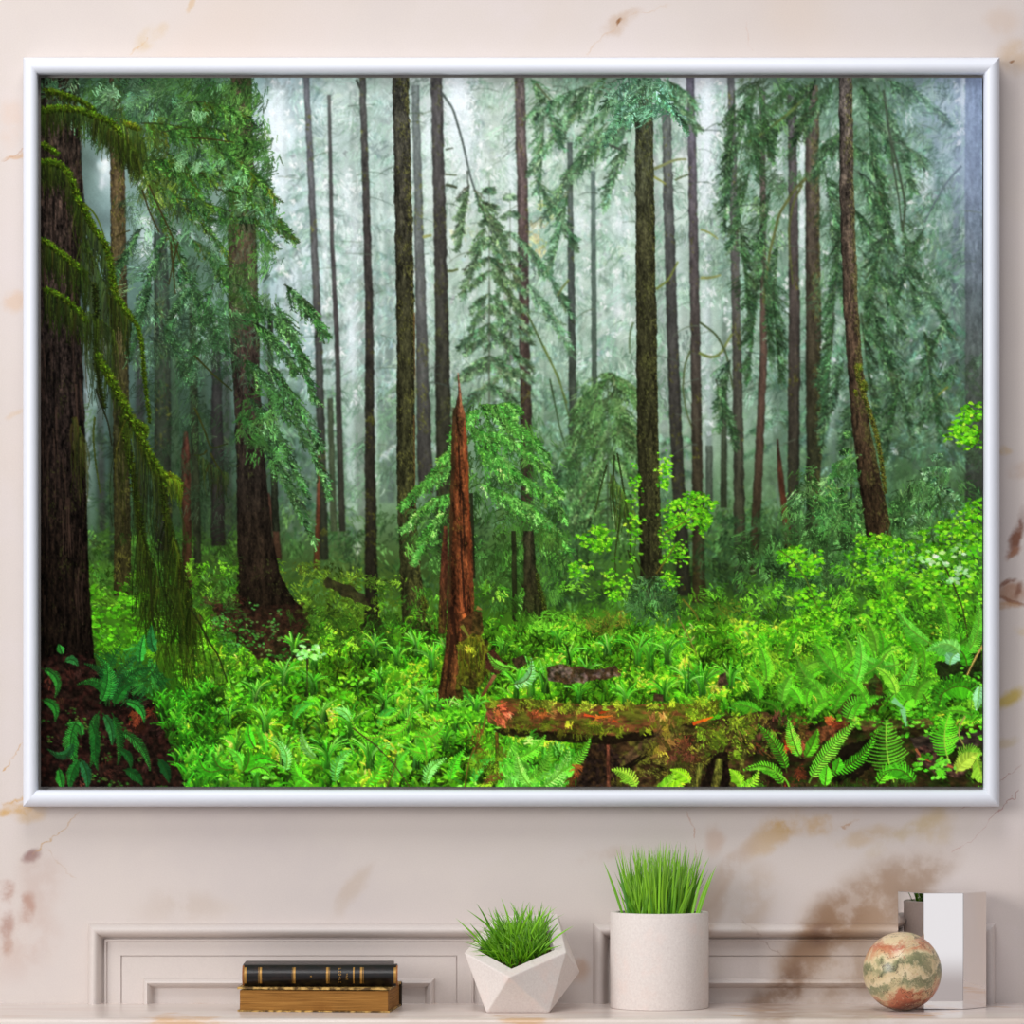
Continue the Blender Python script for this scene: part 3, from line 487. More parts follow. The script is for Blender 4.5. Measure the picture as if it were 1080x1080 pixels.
    for x, y, n, h in [(685, 705, 22, 40), (672, 700, 14, 34), (705, 700, 14, 30), (560, 735, 22, 40), (545, 735, 14, 34), (575, 730, 12, 36), (440, 690, 16, 24), (455, 705, 16, 26), (420, 700, 14, 22), (395, 690, 14, 22), (470, 690, 14, 20), (740, 735, 18, 36), (725, 730, 12, 30), (700, 740, 14, 26), (660, 745, 14, 24), (610, 738, 12, 22), (790, 735, 16, 34), (770, 725, 14, 30), (810, 720, 14, 30), (310, 690, 16, 22), (300, 720, 16, 26), (330, 730, 16, 26), (270, 740, 16, 24), (280, 770, 18, 28), (340, 760, 16, 26), (370, 775, 18, 30), (300, 805, 18, 34), (345, 810, 18, 34), (390, 810, 18, 36), (250, 800, 16, 28), (240, 765, 14, 24), (225, 825, 16, 30), (270, 830, 16, 30), (430, 770, 18, 30), (405, 750, 16, 24), (440, 810, 18, 36), (470, 790, 16, 30), (480, 770, 14, 26), (330, 705, 12, 18), (400, 722, 14, 18), (445, 740, 14, 18), (520, 720, 12, 20), (600, 700, 12, 22), (640, 690, 12, 20), (530, 690, 12, 18), (590, 680, 12, 18), (620, 715, 12, 22), (930, 700, 14, 30), (880, 700, 16, 34), (860, 690, 12, 26)]:
        tuft(x, y, n, h, BG)
    # pale glossy fern blades in the foreground
    for x0, y0, x1, y1, b, lw in [(335, 800, 318, 770, .15, 6), (300, 815, 290, 780, -.2, 7), (355, 828, 372, 790, .2, 8), (385, 830, 402, 780, -.15, 9), (330, 828, 310, 800, .2, 8), (420, 825, 432, 790, .2, 8), (450, 830, 470, 800, .2, 8), (400, 770, 420, 748, .25, 6), (370, 762, 352, 748, -.2, 6), (255, 815, 240, 790, -.2, 7), (280, 795, 268, 765, -.1, 6), (310, 760, 330, 742, .2, 6), (500, 828, 520, 800, .2, 7), (475, 825, 490, 790, .1, 7)]:
        frond(x0, y0, x1, y1, -b, lw, [(80, 200, 40), (100, 210, 60), (130, 220, 110), (70, 180, 60)], 14, 2.0, .95, (90, 150, 40))
    for x0, y0, x1, y1, b, lw in [(460, 790, 432, 790, -.15, 10), (450, 800, 440, 772, .1, 9), (466, 780, 446, 770, -.1, 7), (433, 752, 395, 762, -.35, 6), (432, 757, 398, 770, -.3, 5), (425, 745, 392, 752, -.3, 5), (437, 776, 470, 750, .3, 6), (405, 775, 370, 755, -.3, 6)]:
        frond(x0, y0, x1, y1, b, lw, [(100, 200, 40), (120, 215, 50)], 14, 1.6, .95, (120, 150, 50))
    limb([372, 395, 415, 432], [768, 785, 805, 830], 1.2, (70, 60, 35)); limb([418, 415, 408], [800, 815, 830], 1.2, (85, 70, 35))
    leaves((325, 690, 10, 5), 40, [(120, 215, 90), (150, 230, 130)], (4, 7), 1); limb([324, 324], [694, 735], 1.4, (50, 46, 28))
    # dark stump mound in the far right and middle, fallen pieces
    poly([(575, 705), (590, 700), (625, 706), (650, 702), (655, 712), (640, 716), (600, 722), (578, 718)], (70, 48, 36), .9, .4, 3, .8, (105, 84, 82))
    poly([(540, 695), (553, 690), (556, 700), (545, 706)], (62, 46, 34), .9, .4, 3, .6)
    poly([(690, 732), (700, 732), (700, 740), (688, 740)], (70, 46, 38), .9, .4, 3, .6); poly([(758, 712), (766, 708), (768, 722), (758, 724)], (66, 44, 40), .9, .4, 3, .6)
    limb([715, 725, 735], [650, 670, 690], 1.2, (130, 120, 60)); limb([720, 735, 737], [632, 648, 655], 2.2, (110, 110, 40))
    # dark teal bush at the foot of the mossy stem
    foliage((688, 632, 28, 24), 700, [(50, 86, 46), (62, 104, 58), (40, 70, 38), (72, 116, 66)], 110, 45, (4, 8), 1.2, .85, 8)
    foliage((640, 655, 26, 10), 200, [(105, 120, 36), (88, 100, 34), (120, 100, 40)], 100, 45, (3, 7), 1.2, .7, 7)
    # bare hanging twigs in the centre
    for p in [([651, 655, 660, 665, 664], [478, 500, 530, 565, 600]), ([648, 646, 650], [480, 520, 560]), ([640, 632, 628], [490, 520, 540]), ([655, 652, 648, 650], [540, 560, 590, 610]), ([662, 668, 672], [580, 600, 612]), ([668, 674, 680], [585, 596, 606])]:
        limb(*p, 1.8, (42, 56, 24), (56, 74, 26))
    hangmoss([645, 668], [500, 540], (20, 60), [(58, 84, 28), (75, 100, 32)], 70, 1.0, .7)
    # --- the bright maples
    MP = [(98, 196, 24), (116, 214, 30), (80, 170, 24), (134, 226, 44), (66, 148, 24)]
    for reg, n, s in [((727, 545, 22, 20), 330, (3, 5)), ((705, 560, 8, 40), 100, (2.5, 4.5)), ((735, 530, 18, 10), 110, (3, 5)), ((668, 540, 6, 55), 130, (2, 4.5)), ((702, 498, 6, 18), 90, (2.5, 4.5)), ((628, 568, 16, 12), 170, (3, 5.5)), ((614, 600, 12, 8), 70, (3, 5)), ((650, 610, 14, 22), 130, (2, 4.5)), ((708, 600, 8, 24), 110, (2, 4)), ((718, 585, 6, 14), 50, (2, 4))]:
        leaves(reg, n, MP, s, .95, .06, 5, 5)
    limb([700, 715, 732], [562, 555, 545], 1.2, (110, 110, 40)); limb([692, 703, 712], [605, 590, 575], 1.2, (110, 100, 40))
    # right hand shrub
    foliage([(880, 590), (1000, 580), (1037, 560), (1037, 690), (880, 690)], 2200, [(62, 130, 24), (78, 155, 28), (46, 96, 24), (92, 170, 34)], 70, 60, (3, 7), 1.5, .85, 8)
    for reg, n, s in [([(900, 562), (960, 570), (1000, 566), (1000, 620), (905, 610)], 420, (3, 6)), ([(960, 560), (1037, 540), (1037, 640), (975, 650)], 480, (3, 6)), ([(985, 555), (1037, 525), (1037, 560), (1000, 575)], 130, (3, 6)), ([(910, 600), (960, 600), (960, 690), (905, 660)], 220, (3, 6)), ((930, 572, 20, 6), 100, (3, 5)), ((1027, 540, 8, 10), 60, (3, 6)), ((1018, 448, 14, 12), 90, (4, 7)), ((1026, 432, 8, 8), 30, (4, 7)), ((1008, 458, 10, 8), 40, (4, 6)), ((1020, 465, 10, 6), 30, (4, 6))]:
        leaves(reg, n, MP, s, 1, .06, 5, 6)
    for reg, n in [((830, 580, 14, 5), 40), ((843, 590, 22, 7), 90), ((850, 602, 16, 6), 60), ((860, 640, 18, 8), 80), ((868, 652, 20, 10), 110), ((850, 665, 20, 12), 110), ((820, 672, 10, 6), 40), ((940, 635, 16, 6), 60), ((850, 625, 10, 8), 30), ((872, 678, 16, 8), 50)]:
        leaves(reg, n, MP, (3, 6), 1, .06, 5, 5)
    limb([822, 835, 850, 862], [580, 590, 610, 640], 1.0, (90, 110, 36)); limb([995, 1005, 1015, 1020, 1021], [595, 615, 640, 665, 685], 1.5, (58, 62, 28))
    leaves([(960, 580), (1010, 575), (1030, 600), (1000, 615)], 40, [(170, 225, 160), (140, 215, 110)], (5, 8), .9, .05, 3, 8)
    # --- feathery ferns across the right
    LG = [(80, 180, 34), (98, 200, 42), (66, 152, 30), (118, 210, 52)]
    foliage([(780, 670), (1037, 660), (1037, 740), (790, 745)], 2200, [(62, 140, 26), (80, 165, 30), (48, 104, 24), (108, 180, 40)], 60, 70, (3, 7), 1.5, .85, 8)
    foliage([(790, 690), (870, 690), (860, 720), (790, 720)], 500, [(112, 170, 36), (130, 185, 42), (96, 150, 30)], 60, 70, (2, 6), 1.5, .85, 8)
    for i in range(46):
        x = U(795, 1030); y = U(690, 760); t = np.radians(-90+rng.normal(0, 38)); l = U(28, 55)
        frond(x, y, x+np.cos(t)*l, y+np.sin(t)*l*.8, -np.sign(np.cos(t))*U(.05, .25), U(5, 9), LG, 28, .85, .85, (80, 120, 40))
    for x0, y0, x1, y1, b in [(950, 700, 900, 680, -.2), (935, 690, 880, 705, -.25), (1000, 690, 985, 620, .1), (1010, 700, 1030, 630, .15), (985, 680, 945, 640, -.1), (895, 720, 860, 680, -.1), (900, 725, 905, 670, .1), (875, 730, 840, 690, -.15), (930, 735, 965, 690, .2)]:
        frond(x0, y0, x1, y1, b, 9, [(84, 178, 44), (70, 150, 36), (100, 195, 60)], 34, .9, .9, (100, 140, 50))
    # dark hollow at right with bright arching ferns
    poly([(985, 700), (1010, 690), (1037, 688), (1037, 735), (1010, 720), (990, 715)], (24, 26, 16), .85, .4, 4, 1.5)
    poly([(880, 745), (925, 712), (935, 735), (925, 750), (890, 760)], (62, 34, 24), .8, .4, 4, 1.5, (40, 44, 22))

    T([(557, 560, 11), (559, 600, 14), (561, 625, 17), (563, 640, 23), (565, 655, 34)], [(560, (58, 52, 38)), (620, (50, 46, 28)), (655, (42, 46, 22))], .35, .25, (84, 92, 34), a=.88)
    limb([566, 570, 575, 578], [605, 625, 642, 655], (2, 4), (78, 92, 32), moss=[(88, 104, 34), (72, 88, 30)], fuzz=2)
    foliage([(545, 650), (585, 650), (585, 665), (545, 665)], 160, [(66, 130, 30), (80, 150, 36)], -70, 40, (3, 8), 1.3, .85, 6)
    # ================= logs
    poly([(607, 800), (625, 785), (650, 770), (700, 762), (760, 758), (800, 750), (828, 756), (845, 775), (850, 800), (838, 832), (604, 832)], (62, 46, 28), 1, .45, 4, 1, (74, 70, 30), 7)
    poly([(606, 796), (640, 782), (655, 800), (652, 832), (605, 832)], (36, 26, 22), .95, .5, 3, 1, (52, 38, 24))
    poly([(650, 802), (690, 772), (700, 772), (660, 812)], (78, 60, 42), .9, .4, 3, .6, (92, 88, 40))
    strokes([652, 656], [812, 814], [690, 702], [784, 776], 3.2, C(22, 18, 12), .9, .05)
    foliage([(690, 775), (730, 765), (760, 790), (730, 815), (680, 820), (665, 815)], 900, [(96, 98, 34), (80, 74, 32), (112, 112, 44), (62, 48, 28)], 60, 60, (2, 5), 1.4, .8, 6)
    foliage([(735, 762), (800, 752), (805, 785), (770, 800), (735, 790)], 1000, [(100, 130, 30), (120, 150, 38), (84, 104, 28), (70, 60, 28)], 70, 60, (2, 5), 1.4, .9, 6)
    foliage([(640, 815), (760, 800), (760, 832), (640, 832)], 700, [(60, 58, 24), (82, 84, 30), (44, 34, 20)], 70, 60, (2, 5), 1.4, .8, 6)
    poly([(752, 795), (768, 792), (770, 832), (738, 832)], (26, 18, 14), .9, .5, 3, 1)
    foliage([(700, 782), (740, 775), (740, 800), (705, 800)], 260, [(96, 58, 40), (120, 72, 46), (84, 48, 36)], 60, 60, (2, 4), 1.4, .85, 5)
    for x, y0, y1, w in [(757, 800, 832, 10), (736, 805, 832, 8), (784, 790, 812, 6)]:
        T([(x+2, y0, w*.7), (x, (y0+y1)/2, w), (x-3, y1, w)], [(y0, (108, 112, 46)), (y1, (84, 80, 34))], .4, .5, (120, 130, 50), cell=2)
    T([(641, 780, 4), (642, 832, 5)], [(780, (112, 66, 48)), (832, (72, 46, 32))], .4, cell=2)
    # upper mossy log
    poly([(512, 742), (530, 736), (560, 737), (600, 742), (650, 744), (700, 742), (735, 742), (756, 738), (757, 752), (720, 764), (690, 772), (640, 778), (600, 775), (540, 772), (515, 762)], (88, 90, 30), 1, .3, 3, .5, (104, 68, 38), 9)
    poly([(520, 768), (560, 770), (610, 774), (650, 776), (690, 770), (690, 778), (645, 785), (600, 783), (530, 776)], (28, 21, 13), .92, .3, 3, .6)
    foliage([(513, 738), (600, 741), (700, 742), (700, 748), (600, 748), (515, 748)], 500, [(116, 136, 34), (98, 116, 30), (132, 150, 42)], 80, 50, (2, 4), 1.4, .9, 5)
    foliage([(520, 742), (700, 744), (700, 768), (600, 772), (520, 764)], 200, [(98, 106, 32), (84, 90, 30), (76, 74, 28)], 80, 50, (2, 4), 1.3, .8, 5)
    foliage([(520, 748), (600, 752), (650, 752), (655, 766), (560, 765), (518, 760)], 210, [(160, 92, 50), (140, 78, 40), (118, 66, 36), (178, 112, 66)], 20, 40, (2, 6), 1.4, .85, 5)
    foliage([(530, 762), (690, 762), (690, 772), (600, 776), (530, 770)], 420, [(112, 126, 30), (92, 106, 26), (76, 80, 24)], 85, 40, (2, 5), 1.4, .85, 5)
    strokes([616, 632, 628, 646], [754, 752, 757, 760], [628, 642, 646, 652], [756, 750, 755, 762], 2.6, pal([(214, 108, 44), (190, 84, 36)], 4, .03), .95)
    foliage([(680, 745), (710, 744), (705, 795), (690, 800), (700, 770)], 260, [(132, 120, 40), (112, 92, 44), (150, 110, 60)], 90, 30, (3, 7), 1.3, .85, 4)
    foliage([(706, 742), (757, 734), (757, 752), (715, 762)], 420, [(112, 140, 32), (130, 155, 40), (96, 116, 30)], 70, 50, (2, 4), 1.4, .95, 5)
    strokes([731, 735, 742], [764, 762, 760], [743, 750, 752], [758, 757, 756], 3.0, pal([(236, 108, 30), (220, 96, 30)], 3, .02), .95)
    # posts and legs below the log
    T([(524, 772, 4), (525, 820, 5)], [(772, (88, 74, 28)), (820, (70, 60, 26))], .4, cell=2); limb([514, 508, 495, 490], [750, 775, 800, 830], 1.6, (112, 92, 42))
    foliage([(500, 770), (530, 775), (530, 831), (490, 831)], 420, [(92, 130, 28), (112, 150, 34), (80, 84, 30), (96, 64, 34)], 90, 40, (3, 6), 1.3, .85, 6)
    # green beneath the log
    foliage([(532, 776), (622, 782), (606, 800), (602, 831), (530, 831)], 900, [(80, 180, 40), (100, 200, 60), (60, 140, 34), (116, 204, 84)], 80, 45, (4, 8), 1.8, .95, 7)
    for x0, y0, x1, y1, b, lw in [(550, 825, 580, 785, .2, 10), (545, 800, 575, 776, .1, 8), (570, 830, 600, 790, .15, 9), (560, 830, 545, 795, -.1, 8), (590, 815, 622, 780, .1, 8)]:
        frond(x0, y0, x1, y1, b, lw, [(120, 215, 60), (96, 195, 46), (130, 215, 90)], 16, 1.6, .95, (90, 150, 40))
    foliage([(600, 800), (612, 800), (610, 832), (598, 832)], 60, [(110, 58, 30), (90, 46, 26)], 90, 30, (3, 8), 1.6, .9, 4)
    # --- red snag
    T([(470, 555, 4), (468.5, 600, 9), (467, 655, 9), (466, 668, 8)], [(555, (92, 50, 38)), (600, (86, 50, 32)), (668, (66, 50, 26))], .3, .1)
    T([(483, 393, 1.2), (485, 415, 3.5), (484, 426, 7), (484, 436, 13), (484.5, 460, 17), (485, 520, 20), (486, 590, 26), (486, 640, 28), (482, 690, 26), (476, 720, 25), (470, 748, 26)], [(393, (122, 82, 68)), (430, (98, 64, 42)), (480, (108, 62, 34)), (560, (102, 58, 31)), (640, (94, 52, 29)), (700, (92, 58, 32)), (748, (74, 54, 28))], .42, .18, (104, 92, 34), edge=.3, light=-.22, cell=4)
    strokes([479, 478, 476, 474], [430, 480, 540, 600], [477, 475, 474, 473], [500, 560, 620, 690], 4.5, C(64, 52, 30), .55)
    strokes([490, 492, 494, 489], [450, 500, 560, 610], [493, 496, 497, 491], [520, 580, 640, 660], 2.2, pal([(150, 74, 36), (136, 64, 32)], 4, .02), .55)
    strokes([488, 486, 484, 487], [520, 560, 470, 590], [490, 489, 486, 492], [585, 640, 540, 660], 1.6, C(34, 22, 16), .8)
    strokes([489, 491], [648, 655], [494, 497], [662, 672], 3.2, C(222, 120, 62), .9); strokes([476, 478], [640, 670], [482, 470], [690, 730], 5, C(34, 20, 14), .7)
    poly([(486, 655), (500, 645), (508, 645), (510, 668), (496, 680), (486, 676)], (70, 50, 26), .9, .4, 3, .8)
    strokes([487], [660], [496], [674], 4, C(118, 122, 46), .95); strokes([503], [641], [508], [643], 4, C(150, 110, 62), .9)
    poly([(484, 682), (500, 668), (514, 676), (517, 706), (506, 722), (492, 742), (480, 744), (482, 715)], (88, 92, 26), .95, .4, 3, 1, (54, 46, 20))
    hangmoss([486, 495, 505, 514], [684, 674, 672, 690], (12, 40), [(118, 122, 30), (98, 104, 26), (84, 74, 28)], 420, 1.3, .85)
    foliage((492, 684, 7, 5), 80, [(142, 152, 44), (126, 136, 36)], 80, 50, (2, 4), 1.4, .95, 4)
    poly([(512, 690), (520, 685), (535, 700), (525, 712), (512, 705)], (66, 38, 28), .95, .4, 3, 1); limb([522, 516, 506], [712, 722, 738], (4, 2.5), (138, 96, 66), (92, 52, 32))
    foliage((526, 752, 12, 8), 90, [(170, 92, 66), (148, 70, 48), (186, 116, 92)], 60, 40, (3, 6), 1.5, .9, 5)
    frond(495, 745, 488, 725, .1, 6, [(70, 150, 40)], 12, 1.4); frond(540, 705, 515, 690, -.15, 6, [(110, 190, 60)], 14, 1.6)
    frond(538, 722, 560, 695, .3, 8, [(100, 190, 80), (130, 200, 120)], 14, 1.8)

    for x, y, n, h in [(462, 752, 10, 20), (474, 756, 12, 22), (488, 754, 12, 20), (450, 748, 10, 16), (502, 752, 12, 20)]:
        tuft(x, y, n, h, BG, 50, 2.0)
    leaves((480, 752, 26, 7), 120, [(84, 176, 30), (66, 146, 26), (104, 190, 40)], (3, 6), .95)
    # ================= lower right foreground
    poly([(800, 758), (850, 765), (880, 760), (930, 770), (1037, 765), (1037, 832), (790, 832), (795, 790)], (46, 32, 20), .9, .5, 5, 2, (34, 40, 16), 8)
    poly([(835, 775), (870, 765), (890, 760), (880, 780), (850, 790)], (120, 70, 44), .75, .5, 3, 1.5, (88, 50, 34))
    poly([(885, 790), (925, 775), (930, 800), (905, 820), (885, 825)], (24, 20, 13), .95, .3, 5, 1.5)
    poly([(960, 778), (1037, 770), (1037, 785), (970, 795)], (46, 38, 34), .95, .4, 3, 1, (72, 60, 50), 10)
    poly([(905, 760), (980, 757), (985, 768), (910, 770)], (92, 66, 44), .7, .5, 3, 1, (50, 36, 24), 10)
    poly([(965, 790), (975, 785), (1000, 805), (1020, 812), (1012, 820), (985, 815), (966, 802)], (60, 42, 36), .95, .5, 3, .8, (92, 66, 54))
    strokes([966, 970, 996], [790, 798, 806], [974, 982, 1010], [802, 804, 811], 2.4, pal([(190, 116, 74), (160, 88, 52)], 3, .02), .9)
    foliage([(800, 750), (850, 755), (850, 790), (800, 800)], 500, [(98, 82, 36), (110, 60, 38), (84, 110, 34), (70, 44, 34)], 70, 60, (2, 5), 1.4, .85, 6)
    foliage((833, 785, 8, 6), 60, [(196, 70, 30), (150, 60, 34)], 30, 40, (3, 6), 1.5, .85, 4); foliage((840, 820, 12, 8), 80, [(140, 64, 40), (112, 48, 30)], 90, 40, (3, 6), 1.4, .8, 5); foliage((880, 762, 12, 5), 80, [(176, 84, 50), (130, 62, 40)], 60, 40, (3, 6), 1.4, .8, 5)
    foliage([(800, 820), (1037, 815), (1037, 832), (800, 832)], 420, [(52, 84, 24), (70, 112, 30), (60, 44, 26)], 80, 60, (2, 5), 1.4, .8, 6)
    leaves([(880, 760), (1037, 700), (1037, 775), (950, 775)], 330, [(70, 160, 30), (98, 196, 44), (50, 110, 26)], (3, 6), .9, .06, 5, 8)
    LF = [(92, 205, 40), (112, 220, 52), (76, 180, 36)]
    F = lambda *a, **k: frond(*a, LF, **k)
    F(853, 826, 905, 760, -.06, 11, n=26, w=1.7, rach=(100, 150, 50)); F(870, 815, 925, 770, .15, 9, n=22, w=1.6)
    for a in [(943, 825, 935, 760, -.05, 24), (1000, 800, 1002, 752, -.1, 17)]:
        F(*a, n=17, w=2.0, rach=(150, 200, 70), lean=68)
    for a in [(925, 830, 960, 818, -.3, 12), (965, 828, 930, 815, .25, 12)]: F(*a, n=14, w=1.9)
    for x0, y0, x1, y1, b, lw in [(950, 760, 982, 738, -.35, 11), (932, 745, 982, 742, -.35, 13), (980, 745, 940, 725, .25, 9), (893, 762, 925, 742, -.3, 12), (990, 745, 1030, 722, -.3, 14), (990, 735, 1035, 745, -.35, 14), (1010, 700, 985, 690, .3, 12), (1020, 705, 1000, 680, .2, 10)]:
        F(x0, y0, x1, y1, b, lw, n=18, w=1.9, lean=75)
    for x0, y0, x1, y1, b, lw in [(830, 815, 800, 765, .08, 9), (845, 800, 832, 760, -.05, 10), (848, 800, 862, 770, .05, 9), (826, 832, 785, 812, .3, 9), (870, 830, 872, 808, 0, 9), (880, 815, 885, 800, .05, 8)]:
        F(x0, y0, x1, y1, b, lw, n=18, w=1.6)
    limb([790, 800, 815, 830, 833], [812, 810, 812, 822, 832], 2.2, (110, 190, 50)); limb([1018, 1012, 1010, 1016, 1020], [755, 765, 775, 785, 792], 1.4, (150, 140, 80)); limb([1037, 1028, 1020], [680, 695, 712], 1.8, (190, 160, 90))
    for x0, y0, x1, y1, b, lw in [(1015, 808, 1035, 795, -.3, 15), (1008, 815, 1030, 795, -.1, 12), (1030, 800, 1037, 825, 0, 12)]:
        frond(x0, y0, x1, y1, b, lw, [(150, 215, 60), (168, 225, 70)], 16, 2.0, .95, (150, 180, 60))
    leaves((985, 808, 18, 12), 70, [(92, 200, 40), (112, 215, 60)], (4, 7), 1)
    for x0, y0, x1, y1, b, lw in [(672, 831, 646, 812, .15, 10), (690, 832, 712, 812, .2, 10), (700, 831, 722, 820, .2, 9), (728, 826, 708, 812, .1, 8), (782, 831, 770, 812, .1, 8), (775, 832, 800, 812, .2, 8)]:
        frond(x0, y0, x1, y1, b, lw, [(150, 225, 40), (130, 215, 44), (170, 232, 60)], 12, 2.0, 1, (150, 200, 60), lean=65)
    [frond(*q, [(128, 196, 140), (150, 210, 165), (96, 180, 80)], 18, 1.7, .95, (110, 170, 70), lean=66) for q in ((1008, 698, 978, 686, .3, 11), (1002, 702, 1012, 688, -.2, 9), (1012, 690, 990, 680, .2, 9), (1034, 722, 1030, 748, 0, 7))]; strokes([942, 952], [738, 748], [954, 956], [748, 766], 6, C(128, 200, 140), .9)

    # ================= the left side
    # near trunk
    T([(60, 82, 46), (62, 200, 50), (62, 330, 46), (64, 450, 52), (66, 580, 54), (68, 660, 58), (70, 692, 60), (70, 700, 62)], [(82, (40, 36, 30)), (200, (54, 44, 38)), (330, (46, 38, 34)), (450, (34, 27, 24)), (600, (27, 20, 15)), (700, (20, 15, 11))], .55, .12, (52, 58, 24), edge=.2, cell=2.2)
    for i in range(120):
        x = U(43, 90); y = U(110, 660); l = U(20, 90)
        strokes([x], [y], [x+l*.02+U(-1, 1)], [y+l], U(1, 2.4), C(12, 10, 9) if i % 2 else C(74, 56, 46), U(.25, .6), U(-.03, .03))
    hangmoss([78, 90], [440, 470], (30, 90), [(70, 78, 24), (56, 62, 22)], 60, 1.2, .6, .03)
    # bough curtain over the top left
    LB = [(46, 84, 34), (58, 100, 42), (36, 68, 30), (74, 116, 54)]
    OL = [(72, 92, 28), (58, 78, 24), (84, 102, 36), (48, 68, 24)]
    TL = [(60, 92, 60), (78, 114, 80), (48, 76, 48), (86, 122, 92)]
    foliage([(90, 84), (270, 84), (292, 180), (285, 220), (240, 240), (190, 230), (140, 180), (88, 130)], 4200, [(46, 82, 40), (58, 98, 44), (36, 66, 34), (70, 106, 54)], 118, 25, (5, 11), 1.1, .72, 9)
    foliage([(43, 84), (240, 84), (200, 150), (90, 130), (43, 110)], 1500, TL, 110, 40, (4, 9), 1.3, .75, 9)
    foliage([(200, 90), (270, 90), (292, 200), (290, 240), (240, 200), (190, 130)], 1700, LB, 125, 22, (5, 12), 1.15, .8, 9)
    foliage([(130, 120), (190, 130), (190, 230), (150, 200)], 700, OL, 100, 22, (6, 14), 1.0, .75, 8)
    for a in [(150, 130, 230, 150, -6), (170, 140, 270, 150, -10), (190, 110, 265, 125, -8), (150, 170, 250, 190, -8), (180, 180, 285, 220, -12), (160, 190, 240, 270, -8), (155, 200, 200, 300, 0), (190, 210, 290, 260, -12), (200, 250, 270, 325, -6), (215, 270, 275, 335, -4), (175, 160, 220, 230, -6), (230, 160, 290, 210, -8), (230, 200, 300, 240, -10), (240, 230, 310, 250, -8)]:
        bough(*a[:4], a[4], 26, LB+OL[:1], 70, 1.15, (52, 58, 34), .85)
    foliage([(235, 290), (265, 300), (280, 335), (262, 345)], 260, [(72, 140, 66), (88, 158, 84)], 40, 20, (5, 11), 1.4, .95, 7)
    for c in [(150, 105, 30, 6), (205, 115, 22, 6), (120, 95, 26, 6), (250, 190, 18, 8), (225, 175, 20, 6), (265, 210, 16, 10), (70, 88, 30, 4), (200, 170, 16, 8), (280, 235, 14, 14)]:
        foliage(c, 110, [(92, 136, 98), (80, 124, 80), (106, 148, 114)], 110, 45, (3, 6), 1.1, .7, 6)
    foliage([(130, 200), (290, 230), (285, 400), (140, 400)], 2600, [(58, 90, 62), (72, 106, 74), (46, 74, 48), (84, 120, 88)], 112, 30, (5, 11), 1.05, .62, 10)
    for a in [(150, 240, 120, 300, -4), (175, 250, 150, 330, -4), (180, 270, 215, 340, -4), (210, 280, 180, 350, -4), (200, 300, 240, 370, -4), (160, 300, 140, 370, 0), (225, 300, 205, 390, 0), (170, 340, 195, 400, -4)]:
        bough(*a[:4], a[4], 26, [(56, 92, 58), (70, 108, 68), (46, 78, 48)], 56, 1.1, (46, 54, 38), .8)
    foliage([(145, 190), (235, 230), (230, 380), (150, 300)], 150, [(190, 212, 210), (172, 198, 192)], 95, 40, (2, 4), 1.2, .5, 3, per=6)
    T([(255, 236, 29), (256, 290, 31), (257, 330, 31)], [(236, (84, 72, 56)), (330, (76, 64, 50))], .3, .12, (70, 82, 34), a=.55)
    foliage([(235, 230), (290, 230), (285, 330), (245, 330)], 420, LB, 118, 25, (5, 11), 1.1, .7, 8)
    # thin boughs at mid height by the dark trunk
    for a in [(250, 300, 320, 380, -8), (290, 320, 330, 420, -6), (262, 420, 320, 520, -8), (290, 400, 345, 520, -6), (258, 380, 300, 440, -8), (280, 380, 335, 470, -8), (255, 440, 300, 500, -6), (275, 470, 330, 570, -6), (300, 300, 340, 350, -6), (265, 340, 310, 390, -8)]:
        bough(*a[:4], a[4], 28, [(54, 92, 48), (66, 108, 58), (44, 78, 40), (76, 118, 72)], 80, 1.3, (44, 52, 34), .9)
    foliage([(250, 430), (290, 400), (300, 480), (258, 500)], 420, [(64, 112, 52), (80, 130, 68), (52, 92, 44)], 110, 35, (4, 9), 1.3, .85, 8)
    foliage([(200, 320), (260, 320), (250, 360), (200, 370)], 320, [(50, 92, 50), (64, 110, 62)], 60, 30, (5, 10), 1.2, .7, 8)
    foliage([(140, 320), (250, 330), (240, 560), (140, 560)], 1500, [(40, 62, 40), (50, 76, 48), (34, 52, 32)], 105, 35, (5, 10), 1.1, .5, 9)
    for p in [([205, 215, 228, 245], [375, 385, 398, 412]), ([205, 210, 218, 222, 232, 240], [430, 440, 460, 475, 470, 468]), ([218, 216, 205], [475, 482, 480]), ([222, 228, 238], [478, 490, 505]), ([220, 215], [490, 505])]:
        limb(*p, 2.0, (56, 60, 26), (44, 52, 24))
    hangmoss([205, 240], [478, 500], (15, 45), [(52, 68, 26), (40, 54, 22)], 70, 1, .6)
    for p in [([150, 158, 168], [200, 225, 245]), ([157, 168, 180, 190], [195, 220, 245, 275]), ([200, 215, 232, 246], [145, 146, 148, 150]), ([188, 182, 178], [255, 280, 300]), ([180, 185], [255, 310]), ([122, 130, 137], [250, 245, 243])]:
        limb(*p, 1.7, (58, 54, 26))
    # the long mossy limbs
    MS = [(74, 106, 18), (90, 124, 22), (60, 88, 16), (104, 136, 28)]
    DM = [(44, 60, 18), (54, 70, 20), (34, 46, 16)]
    def mossy(xs, ys, w, ln, n, f=4):
        hangmoss(xs, ys, ln, DM, n, 1.2, .85, .08)
        limb(xs, ys, w, (56, 78, 18), moss=MS, fuzz=f*.75)
    mossy([48, 62, 78, 92, 100], [95, 98, 103, 110, 116], (4, 3), (5, 16), 120)
    mossy([43, 60, 80, 95, 108, 118, 125, 135, 145], [117, 114, 115, 120, 125, 128, 138, 150, 162], (7, 4), (12, 38), 520)
    hangmoss([130, 140, 150], [130, 134, 150], (15, 60), OL, 220, 1.1, .75, .1); limb([133, 141, 146], [130, 132, 136], 5, (120, 142, 34), moss=[(128, 150, 34), (112, 136, 30)], fuzz=4)
